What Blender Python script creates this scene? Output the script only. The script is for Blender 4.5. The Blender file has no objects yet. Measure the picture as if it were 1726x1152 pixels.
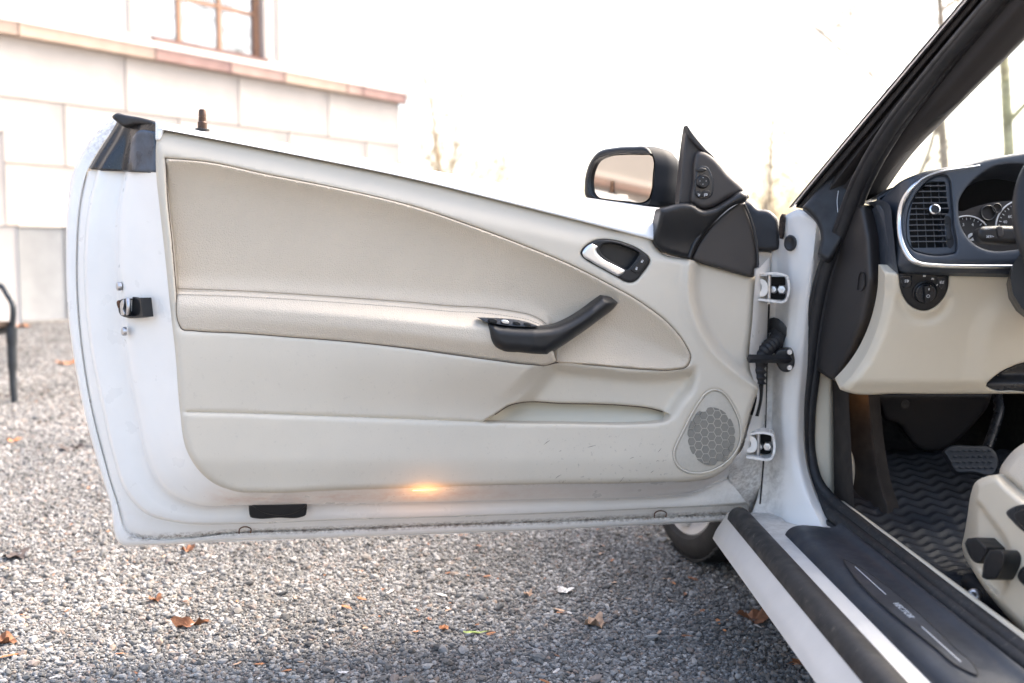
import bpy, bmesh, math, random
import numpy as np
from mathutils import Vector, Matrix
from mathutils.geometry import delaunay_2d_cdt

SC = bpy.context.scene
COL = SC.collection
rng = np.random.default_rng(7)
random.seed(7)

# ------------------------------------------------------------------ camera
F, CU, CV, HC = 1678.0, 863.0, 576.0, 0.80
PITCH = math.atan(141.0 / F)
CP, SP = math.cos(PITCH), math.sin(PITCH)
cam_d = bpy.data.cameras.new('camera'); cam = bpy.data.objects.new('camera', cam_d); COL.objects.link(cam)
cam_d.sensor_width = 36.0; cam_d.lens = 35.0; cam_d.clip_start = 0.05; cam_d.clip_end = 2000
cam.location = (0, 0, HC); cam.rotation_euler = (math.pi / 2 - PITCH, 0, 0)
cam_d.dof.use_dof = True; cam_d.dof.focus_distance = 1.88; cam_d.dof.aperture_fstop = 3.0
SC.camera = cam

# ------------------------------------------------------------------ sky, sun, exposure
SUN_EL, SUN_AZ = math.radians(47), math.radians(58)
wd = bpy.data.worlds.new('World'); SC.world = wd; wd.use_nodes = True
wn = wd.node_tree; wn.nodes.clear()
sky = wn.nodes.new('ShaderNodeTexSky'); sky.sky_type = 'NISHITA'; sky.sun_disc = False
sky.sun_elevation = SUN_EL; sky.sun_rotation = SUN_AZ; sky.air_density = 1.0; sky.dust_density = 6.0; sky.ozone_density = 0.0
bg = wn.nodes.new('ShaderNodeBackground'); bg.inputs['Strength'].default_value = 0.14
wo = wn.nodes.new('ShaderNodeOutputWorld')
wn.links.new(sky.outputs[0], bg.inputs[0]); wn.links.new(bg.outputs[0], wo.inputs[0])
sun_d = bpy.data.lights.new('sun', 'SUN'); sun_d.energy = 0.65; sun_d.angle = math.radians(50); sun_d.color = (1, .95, .88)
sun = bpy.data.objects.new('sun', sun_d); COL.objects.link(sun)
sd = Vector((math.sin(SUN_AZ) * math.cos(SUN_EL), math.cos(SUN_AZ) * math.cos(SUN_EL), math.sin(SUN_EL)))
sun.location = sd * 20; sun.rotation_euler = sd.to_track_quat('Z', 'Y').to_euler()
SC.view_settings.view_transform = 'Standard'; SC.view_settings.look = 'None'
SC.view_settings.gamma = 1.0; SC.view_settings.use_curve_mapping = False
SC.view_settings.exposure = 2.42

# ------------------------------------------------------------------ projection helpers
def rays(u, v):
    x = (np.asarray(u, float) - CU) / F; y = -(np.asarray(v, float) - CV) / F
    return np.stack([x, CP + y * SP, -SP + y * CP], -1)
CAMP = np.array([0, 0, HC])
def W(u, v, Y):
    d = rays(u, v); k = np.asarray(Y, float) / d[..., 1]
    return CAMP + d * k[..., None]
class Plane:
    def __init__(s, p, n):
        s.p = np.array(p, float); s.n = np.array(n, float); s.n /= np.linalg.norm(s.n)
        if s.n @ (CAMP - s.p) < 0: s.n = -s.n
    def pt(s, u, v, t=0.0):
        d = rays(u, v); k = (np.asarray(t, float) + s.n @ (s.p - CAMP)) / (d @ s.n)
        return CAMP + d * k[..., None]
DOOR = Plane((.50, 2.0, .6), (.1808, -.9837, 0))
GROUND = Plane((0, 3, 0), (0, 0, 1))

# ------------------------------------------------------------------ curves
def cr(pts, n=8, closed=False):
    """smooth curve through control points; a trailing 's' on a point keeps that corner sharp"""
    sh = [isinstance(p[-1], str) for p in pts]
    P = np.array([p[:-1] if s else p for p, s in zip(pts, sh)], float)
    N = len(P); out = []
    d2 = lambda a, b: max(np.linalg.norm((a - b)[:2]), 1e-6)
    def tan(i):
        if not closed and (i == 0 or i == N - 1): return None
        a, b, c = P[i - 1], P[i], P[(i + 1) % N]
        d0, d1 = d2(a, b), d2(b, c)
        return ((b - a) / d0 * d1 + (c - b) / d1 * d0) / (d0 + d1)
    T = [None if sh[i] else tan(i) for i in range(N)]
    for i in range(N if closed else N - 1):
        a, b = P[i], P[(i + 1) % N]; L = d2(a, b)
        ma = (b - a) if T[i] is None else T[i] * L
        mb = (b - a) if T[(i + 1) % N] is None else T[(i + 1) % N] * L
        for k in range(n):
            t = k / n; t2 = t * t; t3 = t2 * t
            out.append((2*t3-3*t2+1)*a + (t3-2*t2+t)*ma + (-2*t3+3*t2)*b + (t3-t2)*mb)
    if not closed: out.append(P[-1])
    return np.array(out)
def zoomed(pts, ox, oy, k):
    return [((p[0] / k + ox), (p[1] / k + oy)) + tuple(p[2:]) for p in pts]
def resample(c, step, closed=False):
    if closed: c = np.vstack([c, c[:1]])
    L = np.r_[0, np.cumsum(np.linalg.norm(np.diff(c, axis=0)[:, :2], axis=1))]
    n = max(int(L[-1] / step), 4)
    q = np.linspace(0, L[-1], n + 1)
    r = np.stack([np.interp(q, L, c[:, i]) for i in range(c.shape[1])], -1)
    return r[:-1] if closed else r
def seg_dist(p, c, closed=True):
    a = c; b = np.roll(c, -1, 0)
    if not closed: a, b = c[:-1], c[1:]
    ab = b - a; l2 = np.maximum((ab ** 2).sum(1), 1e-12)
    out = np.empty(len(p))
    for i in range(0, len(p), 4000):
        q = p[i:i + 4000, None, :] - a[None]
        t = np.clip((q * ab).sum(-1) / l2, 0, 1)
        out[i:i + 4000] = np.sqrt((((q - t[..., None] * ab) ** 2).sum(-1)).min(1))
    return out
def signed_side(p, c):
    """signed distance to an open curve: positive on its right hand while walking along it in the picture"""
    a, b = c[:-1], c[1:]; ab = b - a; l2 = np.maximum((ab ** 2).sum(1), 1e-12)
    out = np.empty(len(p))
    for i in range(0, len(p), 4000):
        q = p[i:i + 4000, None, :] - a[None]
        t = np.clip((q * ab).sum(-1) / l2, 0, 1)
        d = np.sqrt(((q - t[..., None] * ab) ** 2).sum(-1)); j = d.argmin(1)
        r = np.arange(len(j)); cx = ab[j, 0] * q[r, j, 1] - ab[j, 1] * q[r, j, 0]
        out[i:i + 4000] = d[r, j] * np.sign(cx)
    return out
def inside(p, c):
    x, y = p[:, 0], p[:, 1]; res = np.zeros(len(p), bool)
    b = np.roll(c, -1, 0)
    for (x0, y0), (x1, y1) in zip(c, b):
        m = ((y0 > y) != (y1 > y))
        if m.any():
            xi = (x1 - x0) * (y - y0) / (y1 - y0 if y1 != y0 else 1e-9) + x0
            res ^= m & (x < xi)
    return res
def sst(x, a, b):
    t = np.clip((np.asarray(x, float) - a) / (b - a), 0, 1); return t * t * (3 - 2 * t)

# ------------------------------------------------------------------ objects
def finish(o, parent=None, label=None, category=None, group=None, kind=None):
    if parent is not None:
        o.parent = parent
        o.matrix_parent_inverse = world_of(parent).inverted()
    if label: o['label'] = label
    if category: o['category'] = category
    if group: o['group'] = group
    if kind: o['kind'] = kind
    return o
def world_of(o):
    m = o.matrix_basis.copy()
    if o.parent: m = world_of(o.parent) @ o.matrix_parent_inverse @ m
    return m
def empty(name, loc, **kw):
    o = bpy.data.objects.new(name, None); o.location = loc; o.empty_display_size = .1; COL.objects.link(o)
    return finish(o, **kw)
def mesh_obj(name, V, Fc, mat, parent=None, smooth=35, attrs=None, origin=None, **kw):
    V = np.asarray(V, float)
    if origin is None:
        lo, hi = V.min(0), V.max(0); origin = np.array([(lo[0]+hi[0])/2, (lo[1]+hi[1])/2, lo[2]])
    origin = np.asarray(origin, float)
    me = bpy.data.meshes.new(name); me.from_pydata((V - origin).tolist(), [], [tuple(int(i) for i in f) for f in Fc])
    if attrs:
        for k, a in attrs.items():
            at = me.attributes.new(k, 'FLOAT', 'POINT'); at.data.foreach_set('value', np.asarray(a, np.float32))
    me.validate(); me.update()
    if smooth:
        me.shade_smooth(); me.set_sharp_from_angle(angle=math.radians(smooth))
    me.materials.append(mat)
    o = bpy.data.objects.new(name, me); o.location = origin; COL.objects.link(o)
    return finish(o, parent, **kw)
def face_cam(V, Fc):
    s = 0
    for f in Fc[::max(1, len(Fc) // 60)]:
        a, b, c = V[f[0]], V[f[1]], V[f[2]]; s += np.sign(np.dot(np.cross(b - a, c - a), CAMP - a))
    return Fc if s >= 0 else [f[::-1] for f in Fc]

def pillow(name, outline, surf, mat, parent=None, h=0.0, r=6, eh=.004, depth=.01, sp=6, holes=(), hr=0, heh=0,
           lines=(), attrs=None, smooth=40, back=False, nseg=8, **kw):
    """a moulded sheet: outline in picture units on a plane in space, height field h, rounded rim, side walls"""
    C = outline if isinstance(outline, np.ndarray) else cr(outline, nseg, True)
    step = max(min(sp, 6), 1.0)
    C = resample(C, step, True)
    HS = [resample(hh if isinstance(hh, np.ndarray) else cr(hh, nseg, True), max(min(sp, 5), 1), True) for hh in holes]
    lo, hi = C.min(0), C.max(0)
    gx, gy = np.meshgrid(np.arange(lo[0], hi[0], sp), np.arange(lo[1], hi[1], sp * .87))
    gx = gx + (np.arange(gx.shape[0]) % 2)[:, None] * sp * .5
    G = np.stack([gx.ravel(), gy.ravel()], -1); G = G + rng.uniform(-.08, .08, G.shape) * sp
    cand = [(G, .55 * step)]
    def ring(c, offs):
        t = np.roll(c, -1, 0) - np.roll(c, 1, 0); nrm = np.stack([-t[:, 1], t[:, 0]], -1)
        nrm /= np.maximum(np.linalg.norm(nrm, axis=1), 1e-9)[:, None]
        for o_ in offs:
            for s_ in (1, -1): yield c + nrm * o_ * s_, o_
    rings = []
    if r:
        for q, o_ in ring(C, [r * f for f in (.12, .3, .55, 1.0)]): rings.append((q, o_, 0))
    for k, hh in enumerate(HS):
        if hr:
            for q, o_ in ring(hh, [hr * .3, hr]): rings.append((q, o_, k + 1))
    for ln in lines:
        ln = resample(ln, 4)
        t = np.gradient(ln, axis=0); nrm = np.stack([-t[:, 1], t[:, 0]], -1); nrm /= np.linalg.norm(nrm, axis=1)[:, None]
        for o_ in (0, 1.5, -1.5, 4, -4): rings.append((ln + nrm * o_, None, 0))
    pts = [C] + HS; nfix = sum(len(a) for a in pts)
    allc = [C] + HS
    for q, o_, k in rings:
        m = inside(q, C)
        for hh in HS: m &= ~inside(q, hh)
        if o_ is not None:
            dd = seg_dist(q, allc[k]); m &= dd > .93 * o_
        for kk, cc in enumerate(allc):
            if o_ is None or kk != k: m &= seg_dist(q, cc) > 1.0
        pts.append(q[m])
    m = inside(G, C)
    for hh in HS: m &= ~inside(G, hh)
    G = G[m]
    for cc in allc: G = G[seg_dist(G, cc) > .6 * step]
    pts.append(G)
    A = np.vstack(pts)
    edges = []; k = 0
    for cc in allc:
        n_ = len(cc); edges += [(k + i, k + (i + 1) % n_) for i in range(n_)]; k += n_
    ov, oe, of, *_ = delaunay_2d_cdt([Vector((p[0], p[1])) for p in A], edges, [], 0, 1e-5)
    A = np.array([(p.x, p.y) for p in ov])
    T = np.array([f for f in of if len(f) == 3])
    cen = A[T].mean(1); m = inside(cen, C)
    for hh in HS: m &= ~inside(cen, hh)
    T = T[m]
    t = (h(A[:, 0], A[:, 1]) if callable(h) else np.full(len(A), float(h)))
    if r:
        d = np.clip(seg_dist(A, C) / r, 0, 1); t = t - eh * (1 - np.sqrt(np.maximum(1 - (1 - d) ** 2, 0)))
    if hr:
        for hh in HS:
            d = np.clip(seg_dist(A, hh) / hr, 0, 1); t = t - heh * (1 - np.sqrt(np.maximum(1 - (1 - d) ** 2, 0)))
    V = surf.pt(A[:, 0], A[:, 1], t)
    Fc = face_cam(V, T.tolist())
    at = {k: f(A[:, 0], A[:, 1]) for k, f in attrs.items()} if attrs else None
    if depth:
        cnt = {}
        for f in Fc:
            for a, b in ((f[0], f[1]), (f[1], f[2]), (f[2], f[0])): cnt[(a, b)] = 1
        bd = [(a, b) for (a, b) in cnt if (b, a) not in cnt]
        ids = {}; extra = []
        for a, b in bd:
            for i in (a, b):
                if i not in ids: ids[i] = len(V) + len(extra); extra.append(V[i] - surf.n * depth)
        src = list(ids)
        n0 = len(V); V = np.vstack([V, extra])
        Fc = Fc + [(b, a, ids[a], ids[b]) for a, b in bd]
        if back:
            vm = {i: ids[i] for i in ids}; base = {}
            ex = []
            for f in T.tolist():
                for i in f:
                    if i not in vm: vm[i] = len(V) + len(ex); ex.append(V[i] - surf.n * depth)
            nv = len(ex)
            if nv: V = np.vstack([V, ex])
            Fc = Fc + [tuple(vm[i] for i in f[::-1]) for f in Fc[:len(T)]]
        if at:
            for k in at:
                a = np.r_[at[k], at[k][src]]; at[k] = np.r_[a, np.zeros(len(V) - len(a))]
    return mesh_obj(name, V, Fc, mat, parent, smooth, at, **kw)

def loft(name, rows, mat, parent=None, n=6, m=4, to3d=None, attrs=None, smooth=50, thick=0, closed=False, **kw):
    """surface through a family of curves; each row is a list of control points (u, v, depth)"""
    R = [cr(rw, n) for rw in rows]
    R = np.array(R)                                   # rows x along x 3
    if m > 1:
        k = len(R); out = []
        for i in range(k - 1):
            a, b = R[i], R[i + 1]
            p0 = R[i - 1] if i else a; p3 = R[i + 2] if i + 2 < k else b
            ma = (b - p0) / (2 if i else 1) * .8; mb = (p3 - a) / (2 if i + 2 < k else 1) * .8
            # limit tangents so that creases stay crisp
            for q in range(m):
                t = q / m; t2 = t*t; t3 = t2*t
                sm = (2*t3-3*t2+1)*a + (t3-2*t2+t)*ma + (-2*t3+3*t2)*b + (t3-t2)*mb
                ln = a + (b - a) * t
                out.append(.5 * sm + .5 * ln)
        out.append(R[-1]); R = np.array(out)
    U, Vv, Dd = R[..., 0], R[..., 1], R[..., 2]
    V = to3d(U, Vv, Dd).reshape(-1, 3); a, b = U.shape
    Fc = [(i*b+j, i*b+j+1, (i+1)*b+j+1, (i+1)*b+j) for i in range(a-1) for j in range(b-1)]
    Fc = face_cam(V, Fc)
    at = {k: f(U.ravel(), Vv.ravel()) for k, f in attrs.items()} if attrs else None
    o = mesh_obj(name, V, Fc, mat, parent, smooth, at, **kw)
    if thick:
        md = o.modifiers.new('thickness', 'SOLIDIFY'); md.thickness = thick; md.offset = -1
    return o

def frames(P):
    P = np.asarray(P, float); T = np.gradient(P, axis=0); T /= np.maximum(np.linalg.norm(T, axis=1), 1e-9)[:, None]
    a = np.array([0, 0, 1.0]) if abs(T[0][2]) < .9 else np.array([1.0, 0, 0])
    N = [np.cross(T[0], a)]; N[0] /= np.linalg.norm(N[0])
    for i in range(1, len(P)):
        v = N[-1] - T[i] * (N[-1] @ T[i]); N.append(v / max(np.linalg.norm(v), 1e-9))
    N = np.array(N); return T, N, np.cross(T, N)
def tube_geo(P, rad, k=8, prof=None, caps=True, base=0):
    P = np.asarray(P, float); T, N, B = frames(P); rad = np.broadcast_to(np.asarray(rad, float), (len(P),))
    ang = np.arange(k) * 2 * math.pi / k
    if prof is None: pr = np.stack([np.cos(ang), np.sin(ang)], -1)
    else: pr = np.asarray(prof, float); k = len(pr)
    V = (P[:, None] + (N[:, None] * pr[None, :, :1] + B[:, None] * pr[None, :, 1:]) * rad[:, None, None]).reshape(-1, 3)
    Fc = [(base+i*k+j, base+i*k+(j+1) % k, base+(i+1)*k+(j+1) % k, base+(i+1)*k+j) for i in range(len(P)-1) for j in range(k)]
    if caps: Fc += [tuple(base + j for j in range(k))[::-1], tuple(base + (len(P)-1)*k + j for j in range(k))]
    return V, Fc
def tube(name, P, rad, mat, parent=None, k=10, prof=None, smooth=50, **kw):
    V, Fc = tube_geo(P, rad, k, prof); return mesh_obj(name, V, Fc, mat, parent, smooth, **kw)
def pxcurve(pts, n=6, closed=False):
    c = cr(pts, n, closed); return W(c[:, 0], c[:, 1], c[:, 2])
def basis(z, x=None):
    z = Vector(z).normalized(); x = Vector(x) if x is not None else Vector((0, 0, 1)).cross(z)
    if x.length < 1e-4: x = Vector((1, 0, 0))
    y = z.cross(x).normalized(); x = y.cross(z)
    return Matrix((x, y, z)).transposed().to_4x4()
def bm_obj(name, bm, mat, parent=None, M=None, smooth=40, **kw):
    if M is not None: bmesh.ops.transform(bm, matrix=M, verts=bm.verts)
    bmesh.ops.recalc_face_normals(bm, faces=bm.faces)
    V = np.array([v.co[:] for v in bm.verts]); bm.verts.index_update()
    Fc = [[v.index for v in f.verts] for f in bm.faces]; bm.free()
    return mesh_obj(name, V, Fc, mat, parent, smooth, **kw)
def box_bm(size, bevel=0, seg=2, taper=None):
    bm = bmesh.new(); bmesh.ops.create_cube(bm, size=1)
    for v in bm.verts:
        v.co = Vector((v.co.x*size[0], v.co.y*size[1], v.co.z*size[2]))
        if taper and v.co.z > 0: v.co.x *= taper; v.co.y *= taper
    if bevel: bmesh.ops.bevel(bm, geom=bm.edges[:], offset=bevel, segments=seg, profile=.6, affect='EDGES')
    return bm
def box(name, c, size, mat, parent=None, rot=None, bevel=0, **kw):
    M = Matrix.Translation(Vector([float(x) for x in c])) @ (rot if rot is not None else Matrix.Identity(4))
    return bm_obj(name, box_bm(size, bevel), mat, parent, M, **kw)
def lathe(name, prof, M, mat, parent=None, k=24, smooth=35, **kw):
    """prof: (radius, height) pairs turned round local z"""
    V = []; Fc = []
    for r, z in prof:
        for j in range(k): a = 2*math.pi*j/k; V.append(M @ Vector((r*math.cos(a), r*math.sin(a), z)))
    for i in range(len(prof)-1):
        for j in range(k): Fc.append((i*k+j, i*k+(j+1) % k, (i+1)*k+(j+1) % k, (i+1)*k+j))
    return mesh_obj(name, np.array([v[:] for v in V]), Fc, mat, parent, smooth, **kw)
def text(name, body, size, M, mat, parent=None, shear=0, extrude=.0004, sx=1.0, **kw):
    cu = bpy.data.curves.new(name, 'FONT'); cu.body = body; cu.size = size; cu.align_x = 'CENTER'; cu.align_y = 'CENTER'
    cu.extrude = extrude; cu.shear = shear; cu.resolution_u = 3; cu.offset = .0
    ob = bpy.data.objects.new(name, cu); me = bpy.data.meshes.new_from_object(ob)
    V = np.array([(M @ Vector((v.co.x*sx, v.co.y, v.co.z)))[:] for v in me.vertices]); Fc = [list(p.vertices) for p in me.polygons]
    bpy.data.objects.remove(ob); bpy.data.curves.remove(cu); bpy.data.meshes.remove(me)
    return mesh_obj(name, V, Fc, mat, parent, 0, **kw)

# ------------------------------------------------------------------ materials
def material(name, col, rough=.5, metal=0., coat=0., bump=None, var=None, spec=.5, grime=None, dirtcol=(.07, .05, .035), voro=None, rvar=None, emit=None, sheen=0):
    m = bpy.data.materials.new(name); m.use_nodes = True; nt = m.node_tree; N = nt.nodes; L = nt.links
    b = N['Principled BSDF']; b.inputs['Base Color'].default_value = (*col, 1); b.inputs['Roughness'].default_value = rough
    b.inputs['Metallic'].default_value = metal; b.inputs['Coat Weight'].default_value = coat; b.inputs['Coat Roughness'].default_value = .08
    b.inputs['Specular IOR Level'].default_value = spec
    if sheen: b.inputs['Sheen Weight'].default_value = sheen
    tc = N.new('ShaderNodeTexCoord'); cur = None
    def noise(scale, detail=4, rough_=.55, vec=None):
        n = N.new('ShaderNodeTexNoise'); n.inputs['Scale'].default_value = scale; n.inputs['Detail'].default_value = detail
        n.inputs['Roughness'].default_value = rough_; L.new(vec or tc.outputs['Object'], n.inputs['Vector']); return n.outputs['Fac']
    def ramp(f, a, b_):
        r = N.new('ShaderNodeMapRange'); r.inputs['From Min'].default_value = a; r.inputs['From Max'].default_value = b_
        L.new(f, r.inputs['Value']); return r.outputs['Result']
    def mix(f, a, b_):
        x = N.new('ShaderNodeMix'); x.data_type = 'RGBA'
        if isinstance(f, float): x.inputs['Factor'].default_value = f
        else: L.new(f, x.inputs['Factor'])
        for s, i in ((a, 6), (b_, 7)):
            if isinstance(s, tuple): x.inputs[i].default_value = (*s, 1)
            else: L.new(s, x.inputs[i])
        return x.outputs[2]
    if var:
        sc, am = var
        cur = mix(ramp(noise(sc), .3, .7), tuple(c*(1-am) for c in col), tuple(min(c*(1+am), 1) for c in col))
    if grime:
        # grime: list of (attribute, colour, noise scale, lo, hi)
        for at, gc, gs, lo, hi in grime:
            a = N.new('ShaderNodeAttribute'); a.attribute_name = at
            mm = N.new('ShaderNodeMath'); mm.operation = 'MULTIPLY'
            L.new(a.outputs['Fac'], mm.inputs[0]); L.new(ramp(noise(gs, 6, .7), lo, hi), mm.inputs[1])
            cur = mix(mm.outputs[0], cur if cur is not None else tuple(col), gc)
    if cur is not None: L.new(cur, b.inputs['Base Color'])
    if rvar:
        sc, lo, hi = rvar
        r = N.new('ShaderNodeMapRange'); r.inputs['From Min'].default_value = .3; r.inputs['From Max'].default_value = .7
        r.inputs['To Min'].default_value = lo; r.inputs['To Max'].default_value = hi
        L.new(noise(sc), r.inputs['Value']); L.new(r.outputs['Result'], b.inputs['Roughness'])
    if bump or voro:
        bp = N.new('ShaderNodeBump')
        if voro:
            sc, st, ds = voro
            vn = N.new('ShaderNodeTexVoronoi'); vn.feature = 'DISTANCE_TO_EDGE'; vn.inputs['Scale'].default_value = sc
            L.new(tc.outputs['Object'], vn.inputs['Vector'])
            hgt = ramp(vn.outputs['Distance'], 0, .25)
        else:
            sc, st, ds = bump; hgt = noise(sc, 3)
        bp.inputs['Strength'].default_value = st; bp.inputs['Distance'].default_value = ds
        L.new(hgt, bp.inputs['Height']); L.new(bp.outputs['Normal'], b.inputs['Normal'])
    if emit:
        b.inputs['Emission Color'].default_value = (*emit[0], 1); b.inputs['Emission Strength'].default_value = emit[1]
    return m
M = {}
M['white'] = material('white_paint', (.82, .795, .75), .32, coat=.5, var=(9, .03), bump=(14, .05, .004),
    grime=[('grime', (.15, .105, .07), 110, .40, .62), ('pink_tint', (.62, .40, .31), 40, .25, .75)], rvar=(20, .25, .42))
M['white_plain'] = material('white_body_paint', (.80, .775, .735), .55, coat=.05, var=(7, .04), rvar=(20, .48, .65),
    grime=[('grime', (.16, .13, .10), 45, .42, .62)])
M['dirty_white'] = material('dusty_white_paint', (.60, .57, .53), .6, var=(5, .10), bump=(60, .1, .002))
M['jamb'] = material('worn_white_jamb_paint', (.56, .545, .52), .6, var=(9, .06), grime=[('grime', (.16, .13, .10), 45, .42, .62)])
M['rail'] = material('belt_rail_paint', (.80, .80, .79), .35, coat=.3, var=(12, .03))
M['card'] = material('beige_moulded_plastic', (.57, .515, .425), .5, var=(6, .035), bump=(550, .25, .0008),
    grime=[('scuff', (.20, .17, .15), 110, .60, .66)])
M['leather'] = material('beige_leather', (.555, .475, .37), .5, var=(5, .04), voro=(270, .5, .0014))
M['leather2'] = material('light_beige_leather', (.585, .51, .41), .48, var=(5, .04), voro=(270, .45, .0014))
M['pocket'] = material('pocket_beige_plastic', (.55, .515, .42), .6, var=(6, .03), bump=(900, .1, .0006))
M['grille'] = material('speaker_cloth_beige', (.47, .43, .36), .7, bump=(1500, .25, .0006), var=(200, .05))
M['cell'] = material('speaker_cell_grey', (.21, .195, .165), .75, bump=(1500, .3, .0006), var=(700, .12))
M['stitch'] = material('stitch_thread', (.42, .37, .31), .8)
M['black'] = material('black_plastic', (.012, .0125, .014), .40, bump=(1400, .12, .0005), var=(30, .15), rvar=(25, .36, .5), spec=.4)
M['blackgloss'] = material('glossy_black_plastic', (.014, .016, .020), .22, var=(40, .2), rvar=(30, .18, .40), bump=(20, .06, .004))
M['dashgrey'] = material('charcoal_soft_plastic', (.042, .050, .064), .45, bump=(1400, .12, .0005), rvar=(30, .38, .5))
M['endcap'] = material('brown_black_plastic', (.032, .028, .027), .5, bump=(1300, .15, .0005))
M['pillarseal'] = material('faded_pillar_rubber', (.045, .042, .042), .75, spec=.25, var=(20, .2))
M['pillartrim'] = material('pillar_trim_cloth', (.045, .043, .045), .85, spec=.12, bump=(900, .2, .0006))
M['rubber'] = material('black_rubber', (.018, .018, .020), .55, var=(25, .15), rvar=(30, .42, .70), bump=(300, .10, .001),
    grime=[('wear', (.20, .18, .15), 90, .58, .74)])
M['sillplate'] = material('sill_plate_plastic', (.022, .027, .037), .42, bump=(1100, .15, .0006), rvar=(18, .34, .6), var=(10, .25))
M['slatgrey'] = material('vent_slat_plastic', (.055, .060, .070), .45)
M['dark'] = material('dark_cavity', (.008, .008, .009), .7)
M['chrome'] = material('satin_metal', (.75, .76, .78), .28, metal=1.)
M['rimsilver'] = material('silver_wheel_paint', (.40, .39, .38), .4, coat=.3)
M['steel'] = material('bare_steel', (.52, .52, .53), .35, metal=1., var=(120, .2))
M['bronze'] = material('brown_lock_pin', (.075, .045, .032), .35, metal=.6, var=(90, .3))
M['rust'] = material('rust', (.10, .045, .022), .9, var=(150, .7))
M['mark2'] = material('faint_grey_print', (.42, .44, .47), .6)
M['sealant'] = material('rusty_black_sealant', (.035, .024, .018), .9, var=(180, .8))
M['mark'] = material('printed_white', (.75, .76, .78), .6)
M['mirror'] = material('mirror_glass', (.52, .49, .45), .03, metal=1.)
M['housing'] = material('mirror_housing_black', (.014, .017, .022), .5, spec=.10, bump=(1400, .12, .0005))
M['carpet'] = material('black_carpet', (.020, .018, .017), .95, bump=(500, .6, .002), var=(60, .5))
M['browncarpet'] = material('brown_black_carpet', (.038, .029, .023), .95, bump=(500, .6, .002), var=(20, .4))
M['mat'] = material('rubber_mat', (.016, .019, .024), .55, var=(6, .5), bump=(300, .25, .001))
M['seatplastic'] = material('cream_seat_plastic', (.64, .565, .44), .45, bump=(700, .08, .0006), var=(8, .03))
M['tyre'] = material('tyre_rubber', (.014, .013, .0125), .8, bump=(120, .3, .002), var=(20, .4))
M['lamp'] = material('courtesy_lamp_lens', (.9, .6, .3), .4, emit=((1., .50, .16), 1.2))

# ================================================================== the car
car = empty('convertible_car', (1.33, 2.0, 0), label='white convertible car with its beige driver door wide open', category='car')
dp = lambda u, v, t: DOOR.pt(u, v, t)

# ---------------- door shell: steps of the painted jamb run down the free end and along the bottom
def row(pts, t): return [(p[0], p[1], t if not isinstance(t, (list, tuple)) else t[i]) for i, p in enumerate(pts)]
C0 = [(124,289),(115,340),(111,430),(114,520),(124,600),(141,690),(162,770),(185,845),(207,920),(240,920),(400,911),(560,907),(760,899),(935,893),(1106,884),(1180,881),(1262,877)]
C1 = [(146,289),(135,350),(130,430),(132,520),(140,600),(155,690),(175,770),(197,845),(222,903),(247,908),(400,898),(560,893),(760,885),(935,879),(1106,872),(1180,869),(1262,866)]
C2 = [(163,287),(148,350),(141,430),(144,520),(152,590),(172,690),(190,770),(210,828),(245,866),(290,880),(400,884),(560,878),(760,872),(935,866),(1106,858),(1180,855),(1262,852)]
C3 = [(210,289),(199,350),(196,430),(203,520),(211,600),(228,690),(245,770),(262,810),(290,838),(328,853),(400,854),(560,851),(760,848),(935,843),(1106,839),(1165,834),(1226,806)]
C4 = [(266,291),(272,350),(281,430),(290,520),(299,600),(306,690),(319,763),(337,792),(365,816),(399,829),(445,830),(560,826),(760,820),(935,816),(1106,813),(1165,808),(1232,775)]
def off(c, du, dv):  # nudged copy of a contour
    return [(p[0]+du, p[1]+dv) for p in c]
def lerp(a, b, f): return [(p[0]+(q[0]-p[0])*f, p[1]+(q[1]-p[1])*f) for p, q in zip(a, b)]
L01, L12, L23, L34 = (lambda f: lerp(C0, C1, f)), (lambda f: lerp(C1, C2, f)), (lambda f: lerp(C2, C3, f)), (lambda f: lerp(C3, C4, f))
shell_rows = [row(C0, -.182), row(L01(.06), -.170), row(L01(.14), -.164), row(L01(.5), -.160), row(L01(.86), -.159), row(L01(.94), -.162), row(C1, -.166), row(L12(.10), -.162), row(L12(.22), -.156),
              row(L12(.55), -.151), row(L12(.86), -.148), row(L12(.95), -.146), row(C2, -.146), row(L23(.04), -.134), row(L23(.08), -.122), row(L23(.14), -.118), row(L23(.5), -.117), row(L23(.8), -.115),
              row(L23(.92), -.113), row(C3, -.110), row(L34(.04), -.096), row(L34(.08), -.080), row(L34(.14), -.071), row(L34(.28), -.064), row(L34(.55), -.046), row(L34(.85), -.024), row(C4, -.012)]
c1x = np.array(C1)[8:]; c4 = np.array(C4)[7:]; c3 = np.array(C3)[7:]
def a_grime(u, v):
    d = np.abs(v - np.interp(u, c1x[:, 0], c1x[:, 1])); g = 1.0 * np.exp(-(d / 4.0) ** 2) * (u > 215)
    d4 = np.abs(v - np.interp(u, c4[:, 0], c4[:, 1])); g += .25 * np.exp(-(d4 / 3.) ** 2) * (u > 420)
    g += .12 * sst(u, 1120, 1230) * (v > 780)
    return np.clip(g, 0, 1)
def a_pink_tint(u, v):  # pinkish tint, strongest along the strip below the card
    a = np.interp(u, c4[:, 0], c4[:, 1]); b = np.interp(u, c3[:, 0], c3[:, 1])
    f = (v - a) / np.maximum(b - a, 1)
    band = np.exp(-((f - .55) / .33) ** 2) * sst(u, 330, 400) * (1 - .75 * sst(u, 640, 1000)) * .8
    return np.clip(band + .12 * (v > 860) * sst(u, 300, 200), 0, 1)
door = loft('door', shell_rows, M['white'], car, n=7, m=1, to3d=dp, attrs={'grime': a_grime, 'pink_tint': a_pink_tint}, smooth=60,
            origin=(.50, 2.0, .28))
door['label'] = 'white driver door swung open showing its beige inner trim'
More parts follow.
